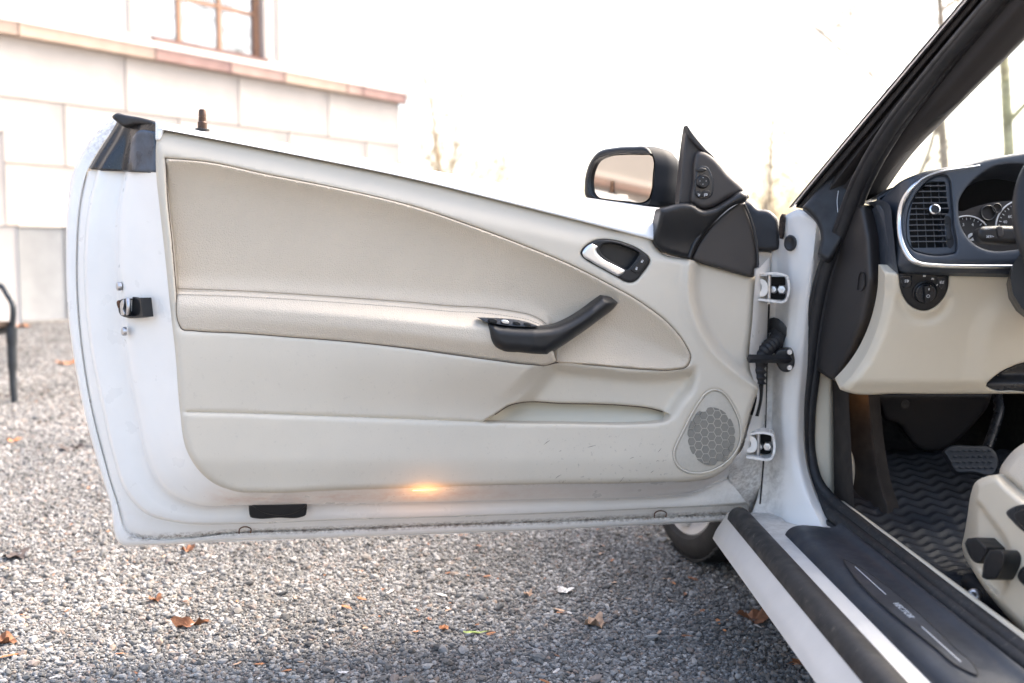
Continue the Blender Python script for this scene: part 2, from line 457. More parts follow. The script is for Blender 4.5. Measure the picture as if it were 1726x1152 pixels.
# outer skin of the door, away from the camera
pillow('outer_skin', [(124,289),(115,340),(111,430),(114,520),(124,600),(141,690),(162,770),(185,845),(207,920,'s'),(560,907),(935,893),(1262,877,'s'),(1290,800),(1296,440,'s'),(1110,375,'s'),(700,300),(265,222),(205,215,'s'),(150,258)],
       DOOR, M['white_plain'], door, h=-.18, r=0, depth=.004, sp=40)
# front (hinge side) edge of the door
loft('front_edge', [row([(1274,455),(1268,540),(1264,620),(1276,662),(1262,720),(1248,762),(1230,778)], -.012),
                    row([(1280,452),(1275,540),(1272,620),(1281,662),(1272,720),(1258,790),(1228,808)], [-.03,-.03,-.03,-.03,-.045,-.085,-.105]),
                    row([(1296,435),(1293,540),(1291,620),(1290,700),(1287,760),(1278,830),(1262,853)], [-.10,-.10,-.10,-.10,-.11,-.13,-.142]),
                    row([(1299,435),(1296,540),(1294,620),(1293,700),(1290,760),(1287,830),(1273,870)], -.17)], M['white'], door, n=6, m=3, to3d=dp,
     attrs={'grime': lambda u, v: .5 * (v > 780) + 0 * u, 'pink_tint': lambda u, v: 0 * u})

# ---------------- black corner cap at the belt line of the free end
cap_rows = [row([(150,284),(165,258),(184,228),(199,203)], -.150), row([(154,285),(170,258),(189,228),(203,206)], -.137),
            row([(164,286),(178,262),(196,232),(209,208)], -.127), row([(170,287),(183,264),(201,234),(212,208)], -.112),
            row([(205,289),(208,270),(215,243),(221,211)], -.100), row([(211,289),(214,268),(221,238),(228,207)], -.085),
            row([(219,290),(222,266),(229,236),(236,206)], -.060), row([(245,291),(245,266),(247,236),(250,206)], -.036), row([(267,293),(266,266),(265,238),(264,207)], -.018)]
loft('corner_cap', cap_rows, M['blackgloss'], door, n=6, m=4, to3d=dp, smooth=60, thick=.004)
M['capsheen'] = material('sky_sheen_black_plastic', (.050, .066, .092), .28, var=(45, .45), rvar=(40, .2, .5))  # blue-grey base colour paints the sky's reflection on the glossy black cap
pillow('corner_cap_pad', [(222,232,'s'),(233,221),(263,222,'s'),(265,291,'s'),(214,288,'s')], DOOR, M['capsheen'], door,
       h=lambda u, v: np.interp(u, [208, 216, 228, 245, 266], [-.088, -.070, -.046, -.030, -.010]), r=4, eh=.006, depth=.006, sp=4)
# outer weather strip end that caps it
pillow('weather_strip_end', [(189,197),(197,191),(212,194),(235,198),(264,205,'s'),(265,213),(246,210),(228,209),(216,212),(206,212),(197,206)], DOOR, M['rubber'], door,
       h=lambda u, v: -.075 + .05 * sst(u, 200, 264), r=4, eh=.010, depth=.05, sp=3, attrs={'wear': lambda u, v: .5+0*u})
loft('outer_skin_return', [row([(116,345),(124,290),(142,252),(168,218),(192,198)], [-.170,-.178,-.178,-.178,-.178]), row([(120,345),(129,290),(147,254),(173,220),(197,201)], [-.166,-.164,-.165,-.166,-.166]),
                           row([(134,345),(147,288),(163,259),(184,227),(201,206)], [-.165,-.156,-.152,-.152,-.152])], M['white'], door, n=6, m=3, to3d=dp,
     attrs={'grime': lambda u, v: .55 * sst(v, 300, 215), 'pink_tint': lambda u, v: 0 * u})

# ---------------- white belt rail along the top of the door
top_e = [(263,204),(345,219),(500,244),(700,282),(850,310),(985,333),(1112,350)]
bot_e = [(264,217),(345,232),(500,262),(700,303),(850,340),(985,374),(1102,404)]
def mixrow(f, t): return row(lerp(top_e, bot_e, f), t)
loft('belt_rail', [mixrow(.12, -.17), mixrow(.03, -.15), mixrow(0.0, -.12), mixrow(.03, -.085), mixrow(.18, -.055), mixrow(.55, -.022), mixrow(.9, -.004), mixrow(1.0, -.004), mixrow(1.03, -.010)],
     M['rail'], door, n=8, m=4, to3d=dp, smooth=60)
pillow('rail_end', [(262,206,'s'),(268,206),(275,212),(274,226),(268,237),(262,236,'s')], DOOR, M['rail'], door, h=-.004, r=4, eh=.004, depth=.06, sp=3)

# ---------------- door card, leather insert, armrest
ins_top = [(279,267,'s'),(347,273),(449,294),(571,318),(700,349),(801,383),(878,412),(967,449),(1026,479),(1085,513),(1129,548),(1155,581),(1164,604),(1158,618),(1135,623.5),(1085,623),(996,615.5),(937,612,'s')]
seam = [(297,490),(400,493.5),(480,498),(600,506),(700,513.5),(760,519),(819,522),(863,528),(893,534),(910,541.5),(921,550)]
arm_bot = [(312,557),(325,558),(400,562),(480,568),(580,576),(680,587),(760,598),(834,608),(893,615),(919,616)]
insert_out = ins_top + [(930,585), (921,550,'s')] + seam[::-1][1:-1] + [(297,490,'s'),(289,400),(283,344)]
arm_out = [(297,491,'s')] + seam[1:-1] + [(921,551,'s'),(930,585),(938,610,'s'),(919,616)] + arm_bot[::-1][1:-1] + [(306,555),(302,547)]
full_hole = ins_top[:-1] + [(937,612),(919,616)] + arm_bot[::-1][1:-1] + [(306,555),(302,547),(297,490),(289,400),(283,344)]
spk = zoomed([(570,55),(470,90),(380,200),(270,380),(160,600),(80,760),(45,870),(55,960),(120,1060),(230,1120),(370,1135),(540,1100),(700,1010),(830,880),(900,740),(915,600),(890,440),(820,280),(740,150),(660,80)], 1130, 650, 7.677)
bez = zoomed([(215,420),(250,350),(330,270),(440,205),(560,165),(700,160),(900,185),(1100,245),(1300,330),(1450,430),(1540,510),(1560,580),(1530,650),(1400,830),(1320,930),(1250,980),(1180,995),(1080,975),(950,905),(700,770),(500,660),(330,560),(250,490)], 960, 390, 11.507)
pocket = [(814,711,'s'),(834,699),(862,682),(872,679.5),(950,680),(1060,684),(1095,688),(1117,694),(1130,702),(1126,708),(1108,713),(1080,715),(950,714.5),(840,712.5)]
card_out = [(263,217,'s'),(500,262),(700,303),(900,352),(1030,385),(1101,404),(1112,424),(1165,438),(1273,466,'s'),(1269,540),(1264,615),(1279,656,'s'),(1264,700),(1252,745),(1234,780),(1206,803),(1165,812),(1106,815),(935,818),(760,822),(560,828),(445,832),(397,830),(362,817),(334,792),(316,763),(303,690),(296,600),(287,520),(278,430),(269,350),(263,291)]
diag = cr([(932,606),(905,636),(872,668),(838,694),(800,712)], 8)
swoosh = cr([(1168,420),(1161,455),(1160,485),(1165,520),(1178,556),(1200,592),(1234,624),(1285,660)], 8)
groove = cr([(316,694.5),(420,697),(560,702),(700,707),(800,711.5),(830,713)], 6)
recess = cr([(925,607,'s'),(1000,616),(1100,624),(1160,618),(1176,614),(1178,640),(1170,664),(1152,684),(1140,704),(1120,716,'s'),(800,716,'s'),(850,690),(890,655)], 8, True)
def h_card(u, v):
    p = np.stack([u, v], -1)
    base = np.zeros(len(u))
    base += -.012 * sst(v - np.interp(u, [263, 1102], [217, 404]), 40, 0)             # rolls away to the rail
    sd_ = signed_side(p, diag)                                                        # walking down-left: right hand = upper-left
    prow = np.interp(u, [300, 500, 700, 920], [.004, .010, .026, .050]) * (1 - sst(v, 590, 712))
    left = sst(sd_, -14, 22)
    low = sst(v, 540, 570)
    base += prow * left * low
    rin = inside(p, recess); rd = seg_dist(p, recess)
    base += np.where(rin & (sd_ < 22), -.034 * sst(rd, 0, 24), 0) * (1 - left)
    base += -.0035 * np.exp(-(seg_dist(p, groove, False) / 2.2) ** 2)
    base += .004 * sst(v - np.interp(u, groove[:, 0], groove[:, 1]), 0, 6) * (v > 690) * (1 - sst(u, 700, 860))
    sw = signed_side(p, swoosh)                                                       # right hand while walking down = picture left
    base += -.026 * sst(-sw, -2, 20) + .006 * np.exp(-(sw / 8.) ** 2)
    base += -.010 * sst(v, 770, 832)
    return base
def scuff(u, v):
    return (sst(v, 700, 790) * sst(u, 820, 1000) * .35 + .12 * sst(v, 540, 600)) * (1 - sst(u, 1120, 1140))
pillow('door_card', card_out, DOOR, M['card'], door, h=h_card, r=11, eh=.014, depth=.03, sp=6,
       holes=[full_hole, spk, bez, pocket], hr=4, heh=.006, lines=[diag, swoosh, groove], attrs={'scuff': scuff}, smooth=60)
seam_c = cr(seam, 6); instop_c = cr(ins_top, 8); armb_c = cr(arm_bot, 6)
def h_ins(u, v):
    p = np.stack([u, v], -1); d = seg_dist(p, instop_c, False)
    h = .003 - .032 * (1 - np.exp(-np.maximum(d-3, 0)/38.))
    ds = v - np.interp(u, seam_c[:, 0], seam_c[:, 1])
    h += .012 * np.exp(-(ds / 16.) ** 2) * (u < 925)
    return h
pillow('leather_insert', insert_out, DOOR, M['leather'], door, h=h_ins, r=5, eh=.009, depth=.012, sp=6, smooth=60)
def h_arm(u, v):
    a = np.interp(u, seam_c[:, 0], seam_c[:, 1]); b = np.interp(u, armb_c[:, 0], armb_c[:, 1])
    w = np.clip((v - a) / np.maximum(b - a, 1), 0, 1)
    A = np.interp(u, [297, 450, 700, 900, 940], [.010, .020, .042, .058, .052])
    return -.006 + A * (sst(w, -.02, .42) - .35 * sst(w, .6, 1.05))
pillow('armrest_pad', arm_out, DOOR, M['leather2'], door, h=h_arm, r=5, eh=.008, depth=.02, sp=5, smooth=60)
M['seam'] = material('painted_seam_shadow', (.10, .075, .055), .9)  # dark tubes paint the shade in the insert joint and under the pocket's top edge
for nm, pts_, cl in (('seam_shade_line', full_hole, True), ('pocket_shade_line', [(834,699),(862,682.5),(872,680),(950,680.5),(1060,684.5),(1095,688.5),(1117,694.5)], False)):
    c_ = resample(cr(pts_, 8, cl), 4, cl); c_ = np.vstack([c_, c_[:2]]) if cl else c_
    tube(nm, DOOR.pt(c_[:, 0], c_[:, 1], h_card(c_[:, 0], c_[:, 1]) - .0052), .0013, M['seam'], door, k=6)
# stitches: two rows along the armrest seam
def stitches(name, curve, dv, hf, every=4.6, ln=3.0):
    c = resample(curve, every); V = []; Fc = []
    for i in range(len(c) - 1):
        a = c[i]; b = a + (c[i+1] - a) * (ln / every); t0 = hf(np.array([a[0]]), np.array([a[1]+dv]))[0] + .0012
        P = DOOR.pt(np.array([a[0], b[0]]), np.array([a[1]+dv, b[1]+dv]), t0)
        v_, f_ = tube_geo(P, .0007, 4, base=len(V)); V += list(v_); Fc += f_
    return mesh_obj(name, np.array(V), Fc, M['stitch'], door, 0, kind='stuff')
stitches('stitching', seam_c, -4, h_ins); stitches('stitching', seam_c, 6, h_arm)
pillow('seam_welt', np.vstack([seam_c + [0, -2.2], (seam_c + [0, 1.6])[::-1]]), DOOR, M['leather2'], door, h=lambda u, v: h_ins(u, v) + .001, r=2, eh=.002, depth=.004, sp=4)
for k in range(2):
    x = 933 + k * 6
    tube('stitch_seam', DOOR.pt(np.full(5, x + 0.) + np.array([0, .5, .6, .4, 0]), np.linspace(590, 609, 5), .018 - .006*k), .0012, M['stitch'], door, k=6)
# map pocket
pillow('map_pocket', [(800,722,'s'),(826,692),(860,672),(950,672),(1060,676),(1100,680),(1140,694),(1140,722,'s')], DOOR, M['pocket'], door,
       h=lambda u, v: -.062 + .03 * sst(v, 682, 722), r=0, depth=.01, sp=8)

# shoe scuffs low on the card
V = []; Fc = []
for k in range(10):
    u0, v0 = 870+240*rng.random()**.6, 815-70*rng.random()**1.6; L_ = rng.uniform(3, 16); a_ = rng.uniform(-1.0, -.2)
    q = np.array([[u0, v0], [u0+L_*.5*math.cos(a_), v0+L_*.5*math.sin(a_)+rng.uniform(-1, 1)], [u0+L_*math.cos(a_), v0+L_*math.sin(a_)]])
    P = DOOR.pt(q[:, 0], q[:, 1], h_card(q[:, 0], q[:, 1]) + .0003); v_, f_ = tube_geo(P, [.0002, .0005, .0002], 4, base=len(V)); V += list(v_); Fc += f_
mesh_obj('scuff_marks', np.array(V), Fc, material('scuff_brown', (.15, .12, .10), .8), door, 0, kind='stuff')
# ---------------- speaker
pillow('speaker_grille', spk, DOOR, M['grille'], door, h=lambda u, v: -.002 + .003*sst(seg_dist(np.stack([u, v], -1), cr(spk, 4, True)), 0, 25), r=4, eh=.005, depth=.02, sp=4)
spk_c = cr(spk, 6, True)
P3 = DOOR.pt(spk_c[:, 0], spk_c[:, 1], -.0005); P3 = np.vstack([P3, P3[:2]])
tube('grille_rim', P3, .0019, M['card'], door, k=8)
ex, ey, ea, eb = 1199.5, 736, 40, 49
hexr = 8.1; th0 = math.radians(-3)
def clip_ell(poly):
    out = []
    for x, y in poly:
        q = math.hypot((x-ex)/ea, (y-ey)/eb)
        out.append((x, y) if q <= 1 else (ex+(x-ex)/q, ey+(y-ey)/q))
    return out
for i in range(-5, 6):
    for j in range(-6, 7):
        cx = i * 1.5 * hexr * .94; cy = (j + (i % 2) * .5) * math.sqrt(3) * hexr * 1.02
        cx, cy = ex + cx * math.cos(th0) - cy * math.sin(th0), ey + cx * math.sin(th0) + cy * math.cos(th0)
        if math.hypot((cx-ex)/(ea+3), (cy-ey)/(eb+3)) > 1: continue
        rr = hexr * .90
        poly = [(cx + rr*.94*math.cos(k*math.pi/3), cy + rr*1.02*math.sin(k*math.pi/3)) for k in range(6)]
        dense = [tuple(np.array(poly[k])*(1-f)+np.array(poly[(k+1) % 6])*f) for k in range(6) for f in (0, .33, .66)]
        poly = clip_ell(dense)
        ar = abs(sum(poly[k][0]*poly[k-1][1]-poly[k-1][0]*poly[k][1] for k in range(len(poly)))) / 2
        if ar < 7: continue
        pa = np.array(poly); Vc = DOOR.pt(pa[:, 0], pa[:, 1], .0016); Vb = Vc - DOOR.n * .002; n_ = len(pa)
        mesh_obj('grille_cell', np.vstack([Vc, Vb]), [tuple(range(n_))] + [((k+1) % n_, k, n_+k, n_+(k+1) % n_) for k in range(n_)], M['cell'], door, 0)

# ---------------- inner door release
Z1 = lambda p: zoomed(p, 960, 390, 11.507)
cav = Z1([(590,320),(650,260),(760,230),(900,240),(1100,300),(1270,370),(1350,425),(1310,520),(1200,660),(1120,740),(990,680),(800,580),(680,500),(600,410)])
lever = Z1([(235,430),(270,350),(350,270),(440,225,'s'),(570,300,'s'),(535,350),(545,410),(610,490),(700,560),(900,655),(1090,750,'s'),(1085,790),(950,895,'s'),(700,760),(400,590),(260,490)])
btn = Z1([(1385,455,'s'),(1470,485),(1510,560),(1470,670),(1380,790),(1310,820),(1170,755,'s'),(1260,660),(1340,540)])
pillow('handle_bezel', bez, DOOR, M['black'], door, h=.001, r=3.5, eh=.004, depth=.02, sp=3, holes=[cav], hr=2, heh=.002)
pillow('handle_cavity', Z1([(540,250),(760,190),(1100,260),(1390,400),(1330,560),(1140,800),(900,720),(640,540),(540,400)]), DOOR, M['black'], door, h=-.02, r=0, depth=.004, sp=5)
pillow('release_lever', lever, DOOR, M['chrome'], door, h=lambda u, v: .003 + .0*u, r=4.5, eh=.006, depth=.008, sp=2.5)
pillow('lock_button', btn, DOOR, M['black'], door, h=.003, r=1.6, eh=.0015, depth=.006, sp=2.5)
def door_basis(u, v, t, roll=0):
    p = DOOR.pt(np.array(float(u)), np.array(float(v)), t)
    x = Vector((-DOOR.n[1], DOOR.n[0], 0)); 
    z = Vector(DOOR.n); y = z.cross(x)
    if x.x < 0: x = -x; y = -y
    R = Matrix((x, y, z)).transposed().to_4x4()
    return Matrix.Translation(Vector(p)) @ R @ Matrix.Rotation(roll, 4, 'Z')
def mark_on(surfM, name, rects, parent, mat=None):
    """little printed marks: (x, y, w, h, angle) in millimetres on a surface frame"""
    V = []; Fc = []
    for x, y, w, h, a in rects:
        R = Matrix.Translation((x*.001, y*.001, 0)) @ Matrix.Rotation(math.radians(a), 4, 'Z')
        k = len(V)
        for dz in (0, -.0006):
            for sx, sy in ((-.5,-.5),(.5,-.5),(.5,.5),(-.5,.5)): V.append((surfM @ R @ Vector((sx*w*.001, sy*h*.001, dz)))[:])
        Fc += [(k, k+1, k+2, k+3)] + [(k+(i+1) % 4, k+i, k+4+i, k+4+(i+1) % 4) for i in range(4)]
    return mesh_obj(name, np.array(V), Fc, mat or M['mark'], parent, 0)
for (x, y, op) in ((1400,605,1),(1295,745,0)):
    mark_on(door_basis(960+x/11.507, 390+y/11.507, .0034, math.radians(-12)), 'lock_symbol',
            [(0,0,3.4,.9,0),(0,2.2,3.4,.9,0),(-1.3,1.1,.9,3,0),(1.3,1.1,.9,3,0),(0,1.1,.8,1.6,0),(-1+op,3.6,.6,2.4,0),(1.4+op,3.6,.6,2.4,0),(.2+op,4.7,2.9,.6,0)], door)

# ---------------- grab handle and window switches
Z2 = lambda p: zoomed(p, 780, 480, 6.164)
grab = Z2([(247,388,'s'),(380,412),(500,426),(650,436),(800,437),(950,421),(1100,362),(1250,272),(1370,182),(1450,110,'s'),(1540,130),(1612,190,'s'),(1590,222),(1400,380),(1150,560),(1000,660),(880,738,'s'),(750,730),(600,715),(400,690),(330,650),(290,590),(268,500),(258,430)])
gax = cr(Z2([(250,560),(500,580),(800,590),(1000,520),(1250,380),(1540,160)]), 8)
grab_c = cr(grab, 6, True)
def h_grab(u, v):
    p = np.stack([u, v], -1)
    base = np.interp(u, [820, 900, 940, 1000, 1045], [.062, .066, .060, .046, .020])
    return base
pillow('grab_handle', grab, DOOR, M['black'], door, h=h_grab, r=17, eh=.032, depth=.03, sp=3, smooth=80)
pillow('switch_panel', Z2([(160,345,'s'),(400,354),(600,374),(720,404),(790,436),(700,440),(500,432),(245,392,'s')]), DOOR, M['blackgloss'], door,
       h=lambda u, v: .044 + .010*sst(v, 535, 552), r=1.5, eh=.001, depth=.02, sp=3)
for (x, y, w) in ((310,372,90),(440,386,80),(560,400,70),(670,412,70)):
    pillow('window_switch', Z2([(x-w/2,y-8),(x+w/2,y-2),(x+w/2+6,y+12),(x-w/2+10,y+8)]), DOOR, M['chrome'] if x == 440 else M['black'], door, h=.0545, r=1, eh=.001, depth=.006, sp=2)

# ---------------- sail panel with mirror controls, mirror base
Z5 = lambda p: zoomed(p, 950, 180, 3.8356)
pillow('mirror_base_trim', Z5([(578,860),(600,770),(625,660,'s'),(830,628),(900,668),(960,660),(1060,605),(1165,550),(1190,575),(1185,605),(1100,640),(980,740),(890,860),(822,985,'s'),(720,962),(640,935),(590,900)]), DOOR, M['black'], door,
       h=lambda u, v: .004 + .02*sst(v, 420, 345), r=8, eh=.014, depth=.03, sp=5, smooth=60)
pillow('speaker_corner_cover', Z5([(825,988,'s'),(890,862),(985,742),(1100,645),(1172,612,'s'),(1175,640),(1215,760),(1245,880),(1258,960),(1256,1040),(1234,1048,'s'),(1232,1108,'s'),(1100,1072),(960,1030)]), DOOR, M['endcap'], door,
       h=-.010, r=5, eh=.005, depth=.03, sp=6)
tube('trim_bead', (lambda c: DOOR.pt(c[:, 0], c[:, 1], .004))(cr(Z5([(812,975),(830,920),(880,830),(960,730),(1060,645),(1150,595),(1190,580)]), 6)), .0045, M['black'], door, k=8)
tube('edge_molding', (lambda c: DOOR.pt(c[:, 0], c[:, 1], -.006))(cr(Z5([(1168,630),(1195,690),(1225,780),(1245,880),(1254,960),(1254,1040)]), 6)), .0028, M['rubber'], door, k=8)
sail = Z5([(798,120,'s'),(820,150),(900,250),(980,345),(1080,450),(1165,548,'s'),(1060,602),(960,658),(900,668),(830,630),(742,634,'s'),(760,420),(785,200)])
pillow('sail_panel', sail, DOOR, M['endcap'], door, h=lambda u, v: -.012 + .006*sst(u, 1150, 1230), r=4, eh=.004, depth=.02, sp=5)
pillow('sail_inner_pad', Z5([(860,292),(900,288),(960,320),(1060,430),(1160,545),(1060,600),(960,655),(900,665),(835,632),(838,480),(850,320)]), DOOR, M['endcap'], door, h=.006, r=9, eh=.010, depth=.02, sp=4, smooth=60)
pillow('quarter_seal', Z5([(798,120,'s'),(840,180),(920,275),(975,330),(960,322),(890,280),(850,240),(815,190)]), DOOR, M['rubber'], door, h=.000, r=2, eh=.002, depth=.02, sp=3)
pillow('control_recess', Z5([(862,420),(885,385),(930,390),(955,430),(968,520),(955,580),(915,600),(870,592),(852,560),(850,480)]), DOOR, M['blackgloss'], door, h=.0075, r=2, eh=.002, depth=.006, sp=3)
pillow('fold_button', Z5([(858,410),(875,396),(905,396),(928,408),(905,422),(875,424)]), DOOR, M['black'], door, h=.0125, r=2, eh=.003, depth=.006, sp=2)
kb = door_basis(*Z5([(896,486)])[0], .006)
lathe('mirror_knob', [(.0138,0),(.0138,.004),(.0125,.009),(.0115,.0105),(.0098,.0108),(.009,.0098),(0.0001,.0098)], kb, M['black'], door, 28)
mark_on(kb @ Matrix.Translation((-.0022, .0008, .0101)), 'knob_marks', [(0,6.3,1,1.5,0),(0,-6.3,1,1.5,0),(6.3,0,1.5,1,0),(-6.3,0,1.5,1,0)], door)
for pts, rc in (([(852,552),(893,552),(893,585),(875,588),(858,575)], [(-1,1.5,2,1,-20),(1.2,-.5,.9,5,-25),(-.4,-1,2.5,.8,-25)]),
                ([(898,552),(950,549),(940,575),(915,588),(898,588)], [(-3,-.5,.9,5.5,0),(0,2,5,.8,0),(2.6,.4,.9,3.6,0),(.8,-1,3.5,.8,0),(0,.4,.8,3,0)])):
    pillow('mirror_button', Z5(pts), DOOR, M['black'], door, h=.0105, r=1.5, eh=.0015, depth=.005, sp=2)
    cx = sum(p[0] for p in pts)/5; cy = sum(p[1] for p in pts)/5
    mark_on(door_basis(*Z5([(cx, cy)])[0], .0108), 'mirror_symbol', rc, door)

# ---------------- exterior mirror behind the door
MIR = Plane(W(np.array(1050.), np.array(300.), 2.10), (-.62, -.77, .034))
mo = [(1000,262),(1030,260),(1070,260),(1100,263,'s'),(1101,290),(1096,320),(1088,338),(1075,343),(1040,340),(1010,334),(998,322),(994,305),(995,280)]
glass_out = Z5([(215,355),(280,325),(380,314),(500,314),(572,322),(580,345),(576,440),(562,560),(545,600),(510,618),(420,612),(300,600),(220,583),(185,555),(173,500),(182,420)])
pillow('mirror_glass', glass_out, MIR, M['mirror'], door, h=0, r=0, depth=.003, sp=8)
rim_in = Z5([(205,350),(275,317),(380,305),(500,304),(577,312),(588,345),(583,440),(570,562),(552,608),(512,628),(420,622),(296,610),(213,592),(176,560),(163,500),(173,415)])
rim_out = Z5([(170,360),(230,290),(330,265),(450,258),(540,264),(572,300),(590,350),(588,440),(572,570),(545,635),(510,645),(420,636),(290,620),(190,600),(150,590),(136,500),(148,420)])
pillow('mirror_rim', rim_out, MIR, M['black'], door, h=.012, r=5, eh=.012, depth=.03, sp=4, holes=[rim_in], hr=2, heh=.004, smooth=60)
# housing bowl: lofts from the rim back and towards the stalk
rc_ = resample(cr(rim_out, 6, True), 6, True); n_ = len(rc_)
rear = Z5([(545,264),(600,262),(660,275),(715,320),(748,390),(752,480),(745,560),(740,628),(640,640),(530,645)])
R0 = MIR.pt(rc_[:, 0], rc_[:, 1], .002)
cx, cy = rc_.mean(0)
def ringto(scale, du, dv, t):
    q = np.stack([cx + (rc_[:, 0]-cx)*scale + du, cy + (rc_[:, 1]-cy)*scale + dv], -1); return MIR.pt(q[:, 0], q[:, 1], t)
rings_ = [R0, ringto(1.0, 20, 1, -.022), ringto(.96, 40, 4, -.05), ringto(.84, 54, 8, -.085), ringto(.55, 58, 10, -.12), ringto(.05, 58, 10, -.13)]
V = np.vstack(rings_); Fc = [(i*n_+j, i*n_+(j+1) % n_, (i+1)*n_+(j+1) % n_, (i+1)*n_+j) for i in range(len(rings_)-1) for j in range(n_)]
mesh_obj('mirror_housing', V, face_cam(V, Fc), M['housing'], door, 70)
tube('mirror_stalk', pxcurve([(1100,322,2.24),(1125,335,2.20),(1160,350,2.12)], 5), [.035]*6 + [.04]*5, M['black'], door, k=14)

# ---------------- lock pin, latch, bolts, drain cover, clips on the door
pb = Vector(DOOR.pt(np.array(341.), np.array(219.), -.06)); pt_ = Vector(DOOR.pt(np.array(341.5), np.array(185.), -.06)); hh = (pt_-pb).length
Bz = Matrix.Translation(pb) @ basis(pt_-pb)
lathe('lock_pin', [(.0085,-.01),(.0085,.35*hh),(.0070,.40*hh),(.0070,.62*hh),(.0064,.64*hh),(.0072,.67*hh),(.0068,.93*hh),(.0052,hh),(.0001,hh)], Bz, M['bronze'], door, 20)
lathe('lock_pin_grommet', [(.0135,-.006),(.0135,.001),(.0088,.002)], Bz, M['black'], door, 20)
LT = Plane(DOOR.pt(np.array(222.), np.array(518.), -.052), (-.62, -.78, .02))
Z6 = lambda p: zoomed(p, 180, 480, 9.6)
pillow('latch_plate', Z6([(225,245),(370,225),(560,212,'s'),(595,520,'s'),(380,545),(300,530),(230,500)]), LT, M['black'], door, h=.006, r=2, eh=.001, depth=.02, sp=2.5,
       holes=[Z6([(290,250),(500,235),(520,490),(330,500)])])
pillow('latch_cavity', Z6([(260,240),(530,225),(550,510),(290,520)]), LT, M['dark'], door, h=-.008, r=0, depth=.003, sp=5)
tube('latch_claw', LT.pt(180+np.array([345,352,358,356,350])/9.6, 480+np.array([240,300,370,430,470])/9.6, np.array([.004,.008,.009,.007,.003])), .0042, M['steel'], door, k=10)
pillow('striker_catch', Z6([(215,300),(270,240),(285,300),(270,400),(300,480),(240,500),(220,400)]), LT, M['steel'], door, h=.010, r=2, eh=.002, depth=.008, sp=2)
pillow('rust_spot', Z6([(165,270),(190,250),(215,280),(205,340),(190,390),(170,350)]), LT, M['rust'], door, h=.009, r=1.5, eh=.002, depth=.008, sp=2)
for (u, v) in ((200,483),(208.5,559)):
    lathe('latch_bolt', [(.0085,-.004),(.0085,.001),(.0075,.003),(.005,.004),(.0001,.0045)], Matrix.Translation(Vector(LT.pt(np.array(float(u)), np.array(float(v)), .002 if v < 500 else .004))) @ basis(LT.n + np.array([-.5, 0, 0])), M['steel'], door, 18)
BOT = Plane(DOOR.pt(np.array(468.), np.array(862.), -.100), tuple(DOOR.n*.9 + np.array([0, 0, -.18])))
pillow('drain_cover', [(419,852,'s'),(517,850,'s'),(517,862),(515,869),(508,872),(470,873),(430,874),(422,872),(420,865)], BOT, M['black'], door, h=.012, r=2.5, eh=.004, depth=.02, sp=4)
pillow('drain_cover_tab', [(424,851,'s'),(518,849.5,'s'),(512,856),(432,858)], BOT, M['black'], door, h=.019, r=1.5, eh=.002, depth=.01, sp=3)
for (u, v) in ((413,895),(1113,868)):
    c = cr([(u-10,v+5,'s'),(u-9,v-3),(u-4,v-6),(u+5,v-6),(u+10,v-3),(u+9,v+4,'s')], 4)
    tube('hem_clip', DOOR.pt(c[:, 0], c[:, 1], -.146), .0013, M['rust'], door, k=6)
for i, (u, v) in enumerate(((187,638),(192,670),(197,702),(204,735),(211,760))):
    lathe('spot_weld', [(.0055,-.002),(.0045,.0008),(.002,.0012),(.0001,.0008)], Matrix.Translation(Vector(DOOR.pt(np.array(float(u)), np.array(float(v)), -.1195))) @ basis(DOOR.n+np.array([-.25,0,0])), M['white_plain'], door, 12)
# courtesy lamp below the card, lit
lp = [DOOR.pt(np.array(float(u)), np.array(833.), -.035) for u in (690, 742)]
box('courtesy_lamp', (lp[0]+lp[1])/2 + np.array([0, .0, .012]), (.05, .018, .006), M['lamp'], door, rot=Matrix.Rotation(math.atan2(DOOR.n[0], -DOOR.n[1]), 4, 'Z'), bevel=.002)
ld = bpy.data.lights.new('courtesy_light', 'POINT'); ld.energy = .042; ld.color = (1, .45, .14); ld.shadow_soft_size = .03
lo_ = bpy.data.objects.new('courtesy_light', ld); COL.objects.link(lo_); lo_.location = (lp[0]+lp[1])/2 + np.array([.005, -.034, -.012])
finish(lo_, door)

# ================================================================== body side: sill, hinge pillar, seals, screen pillar
w3 = lambda u, v, Y: W(u, v, Y)
def extr(name, prof, y0, y1, mat, parent, n=24, attrs=None, smooth=50, ends=True, **kw):
    """profile (x, z) drawn along the car; returns one mesh"""
    P = cr([(a, b) + tuple(c) for a, b, *c in prof], 4)
    ys = np.linspace(y0, y1, n); b = len(P); V = np.array([(p[0], y, p[1]) for y in ys for p in P])
    Fc = [(i*b+j, (i+1)*b+j, (i+1)*b+j+1, i*b+j+1) for i in range(n-1) for j in range(b-1)]
    if ends: Fc += [tuple(range(b)), tuple((n-1)*b+j for j in range(b))[::-1]]
    bmv = bmesh.new(); vs = [bmv.verts.new(v) for v in V]
    for f in Fc:
        try: bmv.faces.new([vs[i] for i in f])
        except ValueError: pass
    bmesh.ops.recalc_face_normals(bmv, faces=bmv.faces)
    Fc = [[v.index for v in f.verts] for f in bmv.faces] if not bmv.verts.index_update() else 0
    bmv.free()
    return mesh_obj(name, V, Fc, mat, parent, smooth, {k: f(V) for k, f in attrs.items()} if attrs else None, **kw)
